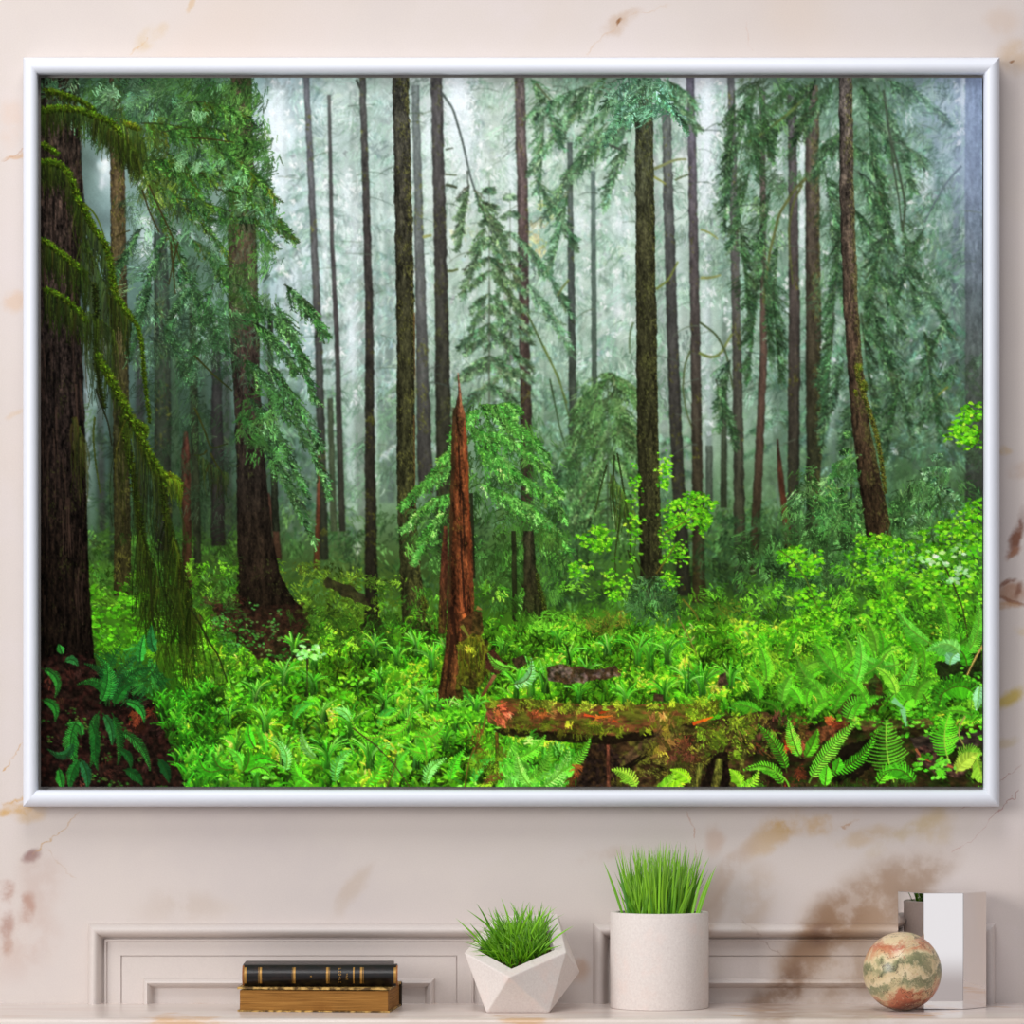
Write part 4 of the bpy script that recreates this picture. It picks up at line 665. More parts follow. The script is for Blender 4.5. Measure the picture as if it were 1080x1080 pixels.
    hangmoss([100, 128, 145], [125, 145, 165], (12, 40), DM+OL[:1], 200, 1.2, .7, .1)
    mossy([43, 55, 66, 74, 79, 83], [172, 170, 175, 185, 198, 212], (7, 5), (14, 42), 420)
    mossy([82, 90, 98, 108, 114, 117, 119, 122, 130, 138], [210, 222, 240, 252, 264, 280, 300, 312, 324, 335], (6, 5), (15, 60), 520)
    limb([88, 98, 105, 110], [215, 222, 235, 250], 2, (74, 92, 22)); limb([45, 52, 60], [153, 157, 162], 4, (78, 104, 22), moss=MS, fuzz=4)
    mossy([45, 58, 70, 82, 92], [253, 262, 272, 282, 290], (5, 6), (12, 50), 330)
    mossy([48, 60, 72, 84, 92], [305, 310, 318, 328, 340], (5, 5), (12, 50), 300)
    hangmoss([88, 96, 105, 112, 118], [250, 270, 290, 310, 320], (30, 95), DM, 300, 1.2, .75, .05)
    # hanging limb down the middle
    limb([100, 102, 101, 104, 110], [300, 340, 380, 400, 430], (4, 2), (44, 48, 22), moss=DM, fuzz=3)
    limb([101, 106, 114, 118], [410, 425, 445, 470], 1.8, (34, 36, 22)); limb([100, 98, 101, 106], [440, 460, 490, 520], 2, (60, 72, 22))
    limb([138, 146, 150, 152, 158], [335, 345, 365, 395, 445], (4, 2.5), (70, 86, 24), moss=MS[:3], fuzz=2)
    hangmoss([92, 108, 120], [330, 340, 350], (40, 120), DM, 160, 1.1, .65, .05)
    mossy([102, 110, 118, 126, 132, 138, 145, 151, 156, 162, 168, 174], [374, 388, 402, 416, 428, 442, 452, 466, 478, 488, 498, 504], (6, 8), (6, 26), 330, 5)
    limb([142, 152, 156, 153], [445, 448, 455, 462], 5, (96, 124, 22), moss=MS, fuzz=4)
    limb([172, 182, 189, 191, 189], [502, 502, 508, 516, 525], 5, (104, 130, 24), moss=[(112, 140, 24), (98, 126, 22)], fuzz=4)
    hangmoss([176, 186, 191], [506, 506, 516], (8, 26), [(96, 120, 24), (80, 104, 22)], 140, 1.1, .85, .05)
    limb([128, 134, 140, 146, 150, 158], [440, 470, 500, 540, 575, 600], (4, 5), (66, 84, 20), moss=MS[:1]+DM, fuzz=4)
    limb([172, 174, 178, 184, 190, 200], [510, 540, 560, 580, 600, 640], (4, 4), (66, 82, 20), moss=MS[:1]+DM, fuzz=4)
    VM = [(46, 60, 16), (36, 48, 13), (60, 76, 18), (26, 34, 11)]
    hangmoss([126, 135, 150, 172], [430, 450, 470, 505], (60, 170), VM, 70, 1.1, .6, .05)
    hangmoss([146, 152, 158, 165], [555, 575, 590, 600], (50, 120), VM, 110, 1.2, .75, .06)
    hangmoss([176, 184, 192, 202], [540, 570, 600, 640], (50, 130), VM, 170, 1.2, .75, .08)
    hangmoss([160, 185, 210], [620, 620, 650], (40, 100), VM, 110, 1.2, .7, .16)
    hangmoss([165, 190, 225, 238], [680, 680, 690, 700], (30, 70), [(58, 88, 20), (70, 104, 22), (40, 58, 18)], 200, 1.1, .55, .2)
    for p in [([200, 212, 222, 230, 240], [640, 660, 680, 690, 720]), ([158, 160, 164], [600, 640, 690])]:
        limb(*p, 2, (36, 44, 16))
    # dark bank with sword ferns
    poly([(43, 695), (75, 690), (100, 695), (130, 715), (165, 740), (185, 770), (192, 800), (196, 832), (43, 832)], (30, 20, 16), .97, .5, 3.5, 2.5, (44, 24, 20))
    foliage([(43, 700), (110, 700), (180, 760), (190, 830), (43, 830)], 700, [(62, 36, 28), (46, 30, 26), (20, 14, 12), (74, 44, 30)], 40, 70, (2, 6), 1.3, .7, 6)
    foliage((155, 755, 14, 12), 100, [(104, 52, 30), (82, 40, 26)], 120, 30, (3, 8), 1.4, .75, 5)
    leaves([(43, 740), (110, 740), (170, 800), (170, 831), (43, 831)], 130, [(34, 80, 28), (50, 100, 36), (70, 90, 40)], (2, 4), .85)
    BF = [(34, 106, 40), (44, 122, 46), (26, 84, 34), (38, 100, 52)]
    foliage([(105, 690), (150, 680), (175, 720), (130, 740)], 420, [(32, 92, 40), (42, 110, 44), (28, 76, 34)], 110, 45, (4, 9), 1.3, .85, 8)
    for a in [(112, 745, 128, 680, .1, 11), (115, 745, 150, 690, .15, 11), (110, 742, 90, 700, -.3, 11), (112, 742, 100, 690, -.2, 10), (125, 735, 160, 705, .2, 10), (112, 740, 82, 722, -.35, 9), (105, 742, 112, 700, -.1, 10), (130, 740, 152, 762, .25, 8), (120, 745, 140, 720, .1, 9), (105, 750, 100, 790, -.1, 9), (108, 752, 118, 785, .12, 9), (95, 760, 95, 808, .12, 10), (102, 770, 103, 812, -.05, 8), (118, 752, 124, 806, .1, 8), (125, 770, 158, 812, .15, 9), (85, 778, 70, 765, -.4, 8), (80, 762, 82, 805, -.15, 14), (78, 780, 50, 790, .4, 8), (85, 800, 74, 832, -.1, 10), (84, 800, 92, 832, .1, 9), (62, 810, 66, 832, 0, 8), (130, 812, 150, 828, .15, 9), (166, 800, 178, 825, .1, 9), (43, 705, 58, 735, .3, 8), (43, 738, 58, 760, .3, 8), (66, 690, 62, 680, 0, 6), (68, 698, 82, 702, .3, 7), (125, 790, 138, 810, .2, 7), (165, 690, 160, 660, .1, 9), (148, 700, 152, 670, .05, 9)]:
        frond(a[0], a[1], a[2], a[3], -a[4], a[5]*.72, BF, n=24, w=.95, rach=(30, 70, 28), lean=62)
    grassy([(160, 740), (230, 720), (230, 831), (195, 831)], 500, [(50, 140, 26), (66, 160, 34), (40, 110, 24)], (6, 14), 1.6, .85, 40)
    for a in [(250, 810, 225, 795, -.3, 7), (262, 812, 290, 805, -.3, 8), (262, 815, 285, 818, -.3, 7), (255, 815, 262, 790, .15, 8), (232, 812, 210, 800, -.3, 7), (270, 790, 262, 765, -.1, 7)]:
        frond(*a, [(70, 190, 34), (90, 205, 44)], n=20, w=1.5)
    # overgrown edges of the logs and more young fern leaves over them
    for x0, y0, x1, y1, b, lw in [(880, 752, 905, 722, .15, 9), (868, 748, 850, 715, -.15, 9), (900, 758, 930, 735, .2, 8), (845, 745, 820, 722, -.2, 8), (825, 742, 835, 712, .1, 8), (915, 745, 890, 712, -.1, 9), (800, 740, 788, 712, -.15, 8), (965, 742, 990, 715, .2, 9), (945, 735, 925, 705, -.15, 9), (855, 760, 880, 738, .2, 8)]:
        frond(x0, y0, x1, y1, -b, lw, [(96, 200, 42), (80, 176, 36), (116, 214, 56)], 22, 1.2, .92, (90, 140, 44))
    IMG[:] = np.clip(IMG-.02*np.sin(2*np.pi*IMG), 0, 1)
    grey = IMG.mean(-1, keepdims=True); low = np.clip((ys-600)/110, 0, 1)[:, None, None]; IMG[:] = grey+(IMG-grey)*(.92+.06*low)
    IMG[:] *= 1+.05*low*np.clip((xs-170)/110, 0, 1)[None, :, None]
    IMG[..., 0] += .04*np.clip(IMG[..., 1]-IMG[..., 0], 0, 1); IMG[:] = np.clip(IMG, 0, 1)
    # a breath of mist over the upper distance and a touch of grain
    g2 = fbm(PH, PW, 2.5, 2.5, 2)-.5
    IMG[:] = np.clip(IMG*(1+g2[..., None]*.1), 0, 1)

def shrink():
    a = IMG.reshape(PH//SS, SS, PW//SS, SS, 3).mean((1, 3))
    return a

# ---------------------------------------------------------------- node helpers
class NT:
    def __init__(s, name):
        s.m = bpy.data.materials.new(name); s.m.use_nodes = True
        s.t = s.m.node_tree; s.n = s.t.nodes; s.l = s.t.links
        s.b = s.n.get('Principled BSDF')
    def add(s, typ, **kw):
        n = s.n.new(typ)
        for k, v in kw.items(): setattr(n, k, v)
        return n
    def put(s, sock, v):
        if isinstance(v, bpy.types.NodeSocket): s.l.new(v, sock)
        else: sock.default_value = v
    def math(s, op, a, b=0.0, clamp=False):
        n = s.add('ShaderNodeMath', operation=op, use_clamp=clamp); s.put(n.inputs[0], a); s.put(n.inputs[1], b); return n.outputs[0]
    def vmath(s, op, a, b=None, out=0):
        n = s.add('ShaderNodeVectorMath', operation=op); s.put(n.inputs[0], a)
        if b is not None: s.put(n.inputs[1], b)
        return n.outputs[out]
    def mix(s, f, a, b, mode='MIX'):
        n = s.add('ShaderNodeMix', data_type='RGBA', blend_type=mode); s.put(n.inputs[0], f); s.put(n.inputs[6], a); s.put(n.inputs[7], b); return n.outputs[2]
    def noise(s, vec, scale, detail=4, rough=.55, dist=0.0, color=False):
        n = s.add('ShaderNodeTexNoise'); s.put(n.inputs['Vector'], vec); n.inputs['Scale'].default_value = scale
        n.inputs['Detail'].default_value = detail; n.inputs['Roughness'].default_value = rough; n.inputs['Distortion'].default_value = dist
        return n.outputs['Color' if color else 'Fac']
    def ramp(s, f, stops, interp='LINEAR'):
        n = s.add('ShaderNodeValToRGB'); s.put(n.inputs[0], f); e = n.color_ramp; e.interpolation = interp
        while len(e.elements) < len(stops): e.elements.new(.5)
        for q, (p, c) in zip(e.elements, stops): q.position = p; q.color = c if len(c) == 4 else lin(c)
        return n.outputs[0]
    def range(s, f, a, b, c=0.0, d=1.0, smooth=True):
        n = s.add('ShaderNodeMapRange', interpolation_type='SMOOTHSTEP' if smooth else 'LINEAR')
        s.put(n.inputs[0], f)
        for i, v in zip((1, 2, 3, 4), (a, b, c, d)): n.inputs[i].default_value = v
        return n.outputs[0]
    def mapping(s, vec, loc=(0, 0, 0), rot=(0, 0, 0), scale=(1, 1, 1)):
        n = s.add('ShaderNodeMapping', vector_type='POINT'); s.put(n.inputs[0], vec)
        n.inputs[1].default_value = loc; n.inputs[2].default_value = rot; n.inputs[3].default_value = scale
        return n.outputs[0]
    def pos(s): return s.add('ShaderNodeNewGeometry').outputs['Position']
    def obj(s): return s.add('ShaderNodeTexCoord').outputs['Object']
    def bump(s, h, strength=.2, dist=.001):
        n = s.add('ShaderNodeBump'); n.inputs['Strength'].default_value = strength; n.inputs['Distance'].default_value = dist
        s.put(n.inputs['Height'], h); s.l.new(n.outputs[0], s.b.inputs['Normal'])
    def done(s, col=None, rough=.5, spec=.5, **kw):
        if col is not None: s.put(s.b.inputs['Base Color'], col if isinstance(col, bpy.types.NodeSocket) or len(col) == 4 else lin(col))
        s.put(s.b.inputs['Roughness'], rough); s.b.inputs['Specular IOR Level'].default_value = spec
        for k, v in kw.items(): s.b.inputs[k].default_value = v
        return s.m

def marble(name, rough=.42, spec=.3, veins=True, shelf=False):
    """cream marble with rust, ochre and brown stains that stay where they stand on the wall"""
    t = NT(name); p = t.pos()
    w = t.noise(p, 9, 5, .6, color=True)
    wv = t.vmath('SUBTRACT', w, (.5, .5, .5)); 
    def warped(k):
        return t.vmath('ADD', p, t.vmath('MULTIPLY', wv, (k, k, k)))
    c = t.ramp(t.noise(warped(.2), 3.2, 5, .55), [(.3, (226, 214, 207)), (.5, (233, 221, 211)), (.7, (236, 224, 218))])
    c = t.mix(t.range(t.noise(p, 2.1, 3), .52, .75, 0, .7), c, lin((234, 214, 196)))
    c = t.mix(t.range(t.noise(t.mapping(p, (3, 1, 2)), 4.3, 4), .58, .75, 0, .55), c, lin((222, 210, 206)))
    zgrad = t.add('ShaderNodeSeparateXYZ'); t.l.new(p, zgrad.inputs[0])
    if veins:
        q = warped(.05); fine = t.noise(p, 60, 4, .65); mid = t.noise(p, 22, 5, .6)
        def stain(px, py, rx, ry, rot, col, k, k2=.0, wob=None, hard=.35):
            nonlocal c
            ctr = P(px, py); v = t.vmath('SUBTRACT', wob or q, (ctr.x, 0, ctr.z))
            n = t.add('ShaderNodeVectorRotate', rotation_type='Y_AXIS'); t.put(n.inputs['Vector'], v); n.inputs['Angle'].default_value = math.radians(-rot)
            v = t.vmath('MULTIPLY', n.outputs[0], (1000.0/rx, 0, 1000.0/ry))
            d = t.vmath('LENGTH', v, out=1)
            m = t.range(d, 1.25, hard, 0, k)
            m = t.math('MULTIPLY', m, t.range(mid, .36, .56, k2, 1))
            c = t.mix(m, c, lin(col))
        for a in [(890, 1000, 110, 60, -40, (212, 192, 172), .7, .5), (905, 965, 95, 42, -42, (178, 146, 116), .9, .45), (880, 975, 55, 30, -50, (162, 128, 98), .85, .35), (965, 918, 55, 24, -25, (182, 154, 130), .8, .4), (850, 1015, 60, 28, -52, (158, 124, 94), .9, .35), (815, 1050, 45, 16, -20, (162, 130, 102), .8, .3), (900, 1035, 70, 30, 0, (184, 158, 134), .75, .3), (868, 990, 18, 14, -30, (136, 104, 84), .8, .2), (835, 1035, 16, 26, 30, (134, 100, 76), .75, .2),
                  (822, 872, 34, 16, -32, (216, 178, 120), .95, .15), (870, 868, 42, 13, -18, (220, 186, 140), .8, .0), (800, 893, 28, 14, -35, (224, 196, 160), .8, .1), (915, 880, 40, 10, -8, (218, 190, 150), .6, .0), (985, 868, 22, 26, 20, (222, 196, 152), .55, .1), (960, 876, 50, 10, -30, (214, 190, 140), .5, .0),
                  (760, 930, 60, 12, -50, (206, 176, 150), .5, .0), (750, 965, 40, 12, -60, (196, 166, 140), .5, .0), (795, 950, 22, 40, 10, (214, 190, 166), .5, .0), (605, 1020, 16, 22, -30, (206, 164, 130), .6, .0),
                  (22, 958, 9, 17, 22, (180, 120, 92), .95, .2), (2, 940, 9, 14, 10, (176, 110, 80), .9, .2), (0, 978, 7, 20, 5, (162, 96, 70), .9, .2), (3, 1000, 7, 10, 0, (178, 122, 92), .85, .2), (20, 985, 40, 50, 20, (218, 194, 180), .6, .2), (30, 902, 11, 7, -30, (150, 108, 104), .95, .3), (40, 925, 30, 34, 10, (214, 190, 176), .5, .1),
                  (12, 857, 26, 4, -20, (224, 176, 98), .95, .3), (30, 858, 20, 8, -10, (222, 184, 124), .6, .2),
                  (1069, 568, 7, 24, 22, (134, 78, 46), .95, .3), (1066, 584, 12, 5, -30, (164, 108, 74), .9, .2), (1076, 548, 5, 12, 0, (120, 66, 40), .95, .3), (1068, 626, 20, 13, 0, (188, 146, 118), .95, .3), (1062, 616, 10, 3, -30, (136, 84, 58), .95, .1), (1070, 634, 18, 3, 10, (150, 96, 64), .9, .1), (1076, 622, 4, 9, 0, (140, 90, 66), .8, .1), (1066, 640, 16, 5, -10, (196, 140, 76), .8, .2), (1066, 738, 22, 9, -22, (216, 190, 96), .95, .3), (1078, 668, 8, 7, 0, (224, 190, 110), .8, .1), (1062, 785, 16, 6, -10, (216, 192, 140), .5, .1), (1060, 478, 8, 7, 0, (222, 188, 130), .6, .1), (1074, 500, 14, 9, 0, (206, 170, 140), .35, .1),
                  (655, 28, 22, 9, -30, (214, 186, 160), .7, .3), (654, 28.5, 4, 2.4, -40, (150, 96, 40), .95, .8), (1075, 55, 26, 20, -10, (216, 186, 150), .65, .2), (1055, 22, 20, 16, 0, (222, 198, 178), .5, .1), (1069, 60, 3, 2, 0, (150, 100, 50), .9, .8), (150, 40, 10, 18, 30, (226, 196, 144), .6, .1), (162, 32, 14, 8, -35, (228, 200, 160), .6, .2), (203, 6, 10, 3, -35, (226, 190, 140), .6, .3), (16, 168, 16, 3, -22, (222, 180, 138), .7, .3), (14, 320, 12, 12, 20, (230, 190, 150), .5, .1), (12, 435, 12, 4, -20, (228, 190, 140), .5, .1), (8, 130, 14, 30, 0, (236, 208, 186), .5, .2), (750, 890, 10, 20, 0, (212, 176, 150), .5, .1), (372, 935, 40, 10, -55, (210, 186, 160), .45, .1), (200, 960, 60, 18, 0, (210, 190, 172), .4, .1), (640, 900, 30, 8, -10, (212, 186, 168), .4, .1)]:
            stain(*a)
        w2 = t.noise(p, 28, 5, .65, color=True); vw = t.vmath('ADD', warped(.05), t.vmath('MULTIPLY', t.vmath('SUBTRACT', w2, (.5, .5, .5)), (.02, .02, .02)))
        def vein(x0, y0, x1, y1, w, col, k):
            """a thin wandering crack"""
            nonlocal c
            a, b = P(x0, y0), P(x1, y1); L = (b-a).length
            v = t.vmath('SUBTRACT', vw, ((a.x+b.x)/2, 0, (a.z+b.z)/2))
            n = t.add('ShaderNodeVectorRotate', rotation_type='Y_AXIS'); t.put(n.inputs['Vector'], v); n.inputs['Angle'].default_value = math.atan2(b.z-a.z, b.x-a.x)
            sx = t.add('ShaderNodeSeparateXYZ'); t.l.new(n.outputs[0], sx.inputs[0])
            d1 = t.range(t.math('ABSOLUTE', sx.outputs[2]), w*.001, 0, 0, k)
            d2 = t.range(t.math('ABSOLUTE', sx.outputs[0]), L*.5, L*.42, 0, 1)
            c = t.mix(t.math('MULTIPLY', t.math('MULTIPLY', d1, d2), t.range(fine, .35, .6, .25, 1)), c, lin(col))
        for a in [(0, 818, 24, 782, 1.3, (222, 176, 120), .9), (30, 900, 82, 858, 1.5, (214, 176, 128), .85), (0, 858, 30, 846, 3, (222, 172, 90), .9), (1010, 858, 1080, 812, 1.2, (190, 130, 118), .7), (1040, 870, 1080, 838, 1.0, (186, 122, 112), .75), (1000, 900, 1042, 868, 1.0, (206, 156, 146), .55), (722, 855, 730, 890, 1.5, (206, 152, 120), .7), (730, 890, 740, 960, 1.2, (206, 160, 132), .5), (620, 60, 655, 28, 1.6, (222, 190, 160), .5), (655, 28, 700, 10, 1.4, (222, 190, 160), .5), (785, 22, 797, 55, 1.2, (222, 190, 170), .5), (0, 178, 26, 160, 1.0, (206, 150, 110), .7), (137, 62, 150, 38, 1.4, (226, 186, 130), .6), (780, 960, 860, 1040, 1.2, (150, 116, 98), .4), (890, 872, 915, 860, 1.4, (200, 148, 100), .6), (48, 893, 78, 925, 1.2, (214, 186, 160), .5)]:
            vein(*a)
    g = t.noise(p, 700, 2, .6)
    c = t.mix(t.range(g, .3, .7, .10, 0, False), c, lin((168, 150, 146)))
    c = t.mix(1.0, c, (.80, .81, .845, 1) if not shelf else (.90, .90, .92, 1), 'MULTIPLY')
    if shelf:
        band = t.noise(t.mapping(p, (0, 0, 0), (0, 0, 0), (1, 5, 5)), 6, 5, .6)
        c = t.mix(t.range(band, .42, .68, 0, .45), c, lin((206, 184, 174)))
        c = t.mix(t.range(t.noise(t.mapping(p, (1, 4, 2), (0, .5, .4), (1, 1, 3)), 7, 5, .6), .56, .66, 0, .7), c, lin((206, 160, 108)))
    t.done(c, rough, spec)
    return t.m

# ---------------------------------------------------------------- mesh helpers
def link(name, me, mat, parent=None, smooth=False):
    o = bpy.data.objects.new(name, me); COL.objects.link(o)
    if mat is not None: me.materials.append(mat)
    if parent is not None: o.parent = parent; o.matrix_parent_inverse = parent.matrix_world.inverted()
    if smooth:
        for f in me.polygons: f.use_smooth = True
    return o
def from_bm(name, bm, mat, parent=None, smooth=False, recalc=True):
    if recalc: bmesh.ops.recalc_face_normals(bm, faces=bm.faces[:])
    me = bpy.data.meshes.new(name); bm.to_mesh(me); bm.free()
    return link(name, me, mat, parent, smooth)
def from_py(name, v, f, mat, parent=None, smooth=False):
    bm = bmesh.new(); vs = [bm.verts.new(q) for q in v]
    for q in f: bm.faces.new([vs[i] for i in q])
    return from_bm(name, bm, mat, parent, smooth)
def thing(name, loc, label, cat, group=None):
    o = bpy.data.objects.new(name, None); COL.objects.link(o); o.location = loc; o.empty_display_size = .02
    bpy.context.view_layer.update()
    o['label'] = label; o['category'] = cat
    if group: o['group'] = group
    return o
def bevel(o, w, seg=2, ang=35):
    m = o.modifiers.new('bevel', 'BEVEL'); m.width = w; m.segments = seg; m.limit_method = 'ANGLE'; m.angle_limit = math.radians(ang)
    return o
def loops_mesh(name, loops, mat, parent=None, closed=True, cap=None, smooth_ang=None, mitre=False):
    """skin a list of point loops of equal length"""
    bm = bmesh.new(); L = [[bm.verts.new(p) for p in lp] for lp in loops]; n = len(L[0])
    for a, b in zip(L[:-1], L[1:]):
        for i in range(n if closed else n-1):
            j = (i+1) % n; bm.faces.new([a[i], a[j], b[j], b[i]])
    if cap == 'end' or cap == 'both': bm.faces.new(L[-1])
    if cap == 'both': bm.faces.new(L[0][::-1])
    o = from_bm(name, bm, mat, parent)
    if smooth_ang:
        for f in o.data.polygons: f.use_smooth = True
        me = o.data
        bm = bmesh.new(); bm.from_mesh(me)
        for e in bm.edges:
            if (len(e.link_faces) == 2 and e.calc_face_angle(0) > math.radians(smooth_ang)) or (mitre and (e.verts[0].index-e.verts[1].index) % n == 0): e.smooth = False
        bm.to_mesh(me); bm.free()
    return o

# ================================================================ the setting
M_wall = marble('wall_marble'); M_shelf = marble('shelf_marble', .22, .5, True, True)
def slab(x0, x1, y0, y1, z0, z1):
    bm = bmesh.new(); bmesh.ops.create_cube(bm, size=1)
    for v in bm.verts: v.co = Vector((x0 if v.co.x < 0 else x1, y0 if v.co.y < 0 else y1, z0 if v.co.z < 0 else z1))
    return bm
wall = from_bm('wall_back', slab(-1.6, 1.6, 0, .12, -.6, 1.6), M_wall); wall['kind'] = 'structure'

PROFILE = [(0, 0), (.4, 6), (1.6, 10), (4, 13), (7, 13.5), (10, 12), (12.5, 8.5), (14.5, 4), (15.5, 1.6), (16.6, 1.2), (17, 4.6), (18.8, 5.2), (19.4, 2.6), (34, 2.6), (34.3, .8), (35.1, .8), (35.4, 2.2), (58, 2.2), (58.4, 6), (60, 8.6), (62.5, 9.2), (65, 7.5), (67, 4), (68.5, 1.4), (70, 1.2)]
def panel_trim(name, x0, x1, y0):
    loops = []
    for u, d in PROFILE:
        loops.append([P(x0+u, 1059.5), P(x0+u, y0+u), P(x1-u, y0+u), P(x1-u, 1059.5)])
        for p in loops[-1]: p.y = -(d*1.35 if d > 5.5 else d)*.001
    o = loops_mesh(name, loops, M_wall, closed=False, cap='end', smooth_ang=50, mitre=True)
    o['kind'] = 'structure'
    return o
panel_trim('trim_1', 93.5, 516.5, 973.5); panel_trim('trim_2', 625.5, 1049, 973.5)

# mantel shelf with a softly rounded front edge
D = .2205
prof = [(.0, 0), (.214, 0), (.2172, -.0006), (.2192, -.0018), (.2202, -.0036), (.2205, -.006), (.2205, -.034), (.2195, -.037), (.216, -.039), (.0, -.039)]
shelf = loops_mesh('mantel_shelf', [[Vector((x, -d, z)) for d, z in prof] for x in (-1.25, 1.25)], M_shelf, closed=True, cap='both', smooth_ang=30)
shelf['label'] = 'long pale marble mantel shelf under the framed picture, carrying books, planters and ornaments'; shelf['category'] = 'shelf'

# ================================================================ the framed picture
pic = thing('framed_picture', P(540, 456, 0), 'large white framed print of a misty green forest hanging on the marble wall', 'picture')
t = NT('white_frame'); M_frame = t.done(t.mix(t.range(t.noise(t.obj(), 30, 2), .3, .7, 0, .25), lin((226, 230, 240)), lin((219, 224, 236))), .38, .4)
fx0, fy0, fx1, fy1 = 24, 60.2, 1054.6, 851.2
TL_, TT_, TR_, TB_ = 14.8, 17.0, 16.0, 17.8       # seen widths of the four members
def ring(u, d):
    """u: 0 outer edge .. 1 inner edge of the moulding"""
    return [P(fx0+TL_*u, fy1-TB_*u, d), P(fx0+TL_*u, fy0+TT_*u, d), P(fx1-TR_*u, fy0+TT_*u, d), P(fx1-TR_*u, fy1-TB_*u, d)]
back_ring = ring(0, .032)
loops = [[Vector((p.x, 0-.0005, p.z)) for p in back_ring]]+[[Vector((p.x, -.022, p.z)) for p in back_ring]]
for u, d in [(.02, .0252), (.06, .0276), (.13, .0299), (.24, .0318), (.4, .0330), (.55, .0332), (.7, .0325), (.84, .0310), (.94, .0294), (1.0, .0280)]: loops.append(ring(u, d))
inner = ring(1.0, .0280); loops.append([Vector((p.x, -.0085, p.z)) for p in inner])
fr = loops_mesh('frame', loops, M_frame, pic, closed=True, smooth_ang=40, mitre=True)
t = NT('frame_backing'); M_back = t.done(t.mix(t.noise(t.obj(), 60, 3), lin((150, 146, 140)), lin((128, 124, 120))), .7, .2)
b0 = ring(1.0, .010)
bk = from_bm('backing', slab(inner[0].x-.004, inner[2].x+.004, -.0095, -.001, inner[0].z-.004, inner[1].z+.004), M_back, pic)

# the print: a board whose face carries the view, one colour per point of a fine grid
PRINT_D = .0150
paint_forest()
A = shrink(); PHh, PWw = A.shape[:2]
A = np.clip(A, 0, 1)
gx = (np.arange(PWw)+.5)/PWw*(PX1-PX0)+PX0; gyv = (np.arange(PHh)+.5)/PHh*(PY1-PY0)+PY0
gx[0], gx[-1], gyv[0], gyv[-1] = PX0, PX1, PY0, PY1
s_ = (CAM_D-PRINT_D)/CAM_D
X = np.broadcast_to((gx-540)*.001*s_, (PHh, PWw)); Z = np.broadcast_to((ZC+(700-gyv)*.001*s_)[:, None], (PHh, PWw))
co = np.stack([X, np.full_like(X, -PRINT_D), Z], -1).reshape(-1, 3)
iy, ix = np.meshgrid(np.arange(PHh-1), np.arange(PWw-1), indexing='ij'); v0 = (iy*PWw+ix).ravel()
quads = np.stack([v0, v0+PWw, v0+PWw+1, v0+1], -1)
# side walls back to the board
bx0, bx1, bz0, bz1 = X[0, 0], X[0, -1], Z[-1, 0], Z[0, 0]
extra = np.array([(bx0, -.0098, bz1), (bx1, -.0098, bz1), (bx1, -.0098, bz0), (bx0, -.0098, bz0), (bx0, -PRINT_D, bz1), (bx1, -PRINT_D, bz1), (bx1, -PRINT_D, bz0), (bx0, -PRINT_D, bz0)])
nv = len(co); sq = np.array([(0, 1, 5, 4), (1, 2, 6, 5), (2, 3, 7, 6), (3, 0, 4, 7), (0, 3, 2, 1)])+nv
co = np.concatenate([co, extra]); quads = np.concatenate([quads, sq])
me = bpy.data.meshes.new('print'); me.vertices.add(len(co)); me.vertices.foreach_set('co', co.astype(np.float32).ravel())
me.loops.add(quads.size); me.loops.foreach_set('vertex_index', quads.astype(np.int32).ravel())
me.polygons.add(len(quads)); me.polygons.foreach_set('loop_start', np.arange(0, quads.size, 4, dtype=np.int32))
me.update(calc_edges=True)
ca = me.color_attributes.new('ink', 'BYTE_COLOR', 'POINT')
rgba = np.ones((len(co), 4), np.float32); rgba[:nv, :3] = A.reshape(-1, 3); rgba[nv:, :3] = .2
ca.data.foreach_set('color_srgb', rgba.ravel())
t = NT('printed_canvas'); at = t.add('ShaderNodeVertexColor'); at.layer_name = 'ink'
M_print = t.done(at.outputs['Color'], .7, 0.0)
pr = link('print', me, M_print, pic)
pr['label'] = 'printed view of a misty green forest with mossy logs and ferns'

# ================================================================ ornaments
t = NT('pale_concrete'); o_ = t.obj()
cc = t.mix(t.range(t.noise(o_, 420, 3, .7), .3, .7, 0, .5, False), lin((228, 219, 214)), lin((202, 189, 184)))
cc = t.mix(t.range(t.noise(o_, 40, 4), .5, .75, 0, .35), cc, lin((232, 206, 196)))
t.bump(t.noise(o_, 420, 3, .7), .25, .0006); M_conc = t.done(cc, .8, .2)
t = NT('dark_soil'); o_ = t.obj(); t.bump(t.noise(o_, 300, 4), .8, .002); M_soil = t.done(t.mix(t.noise(o_, 200, 4), lin((40, 34, 18)), lin((74, 66, 34))), .95, .1)
def grass_mat(name, dark, light):
    t = NT(name); a = t.add('ShaderNodeVertexColor'); a.layer_name = 'tone'
    sp = t.add('ShaderNodeSeparateColor'); t.l.new(a.outputs[0], sp.inputs[0])
    c = t.mix(sp.outputs[0], lin(dark), lin(light))
    c = t.mix(t.math('MULTIPLY', sp.outputs[1], .55), c, lin((186, 205, 140)))
    m = t.done(c, .42, .35)
    t.b.inputs['Transmission Weight'].default_value = 0
    t.b.inputs['Subsurface Weight'].default_value = 0
    return m
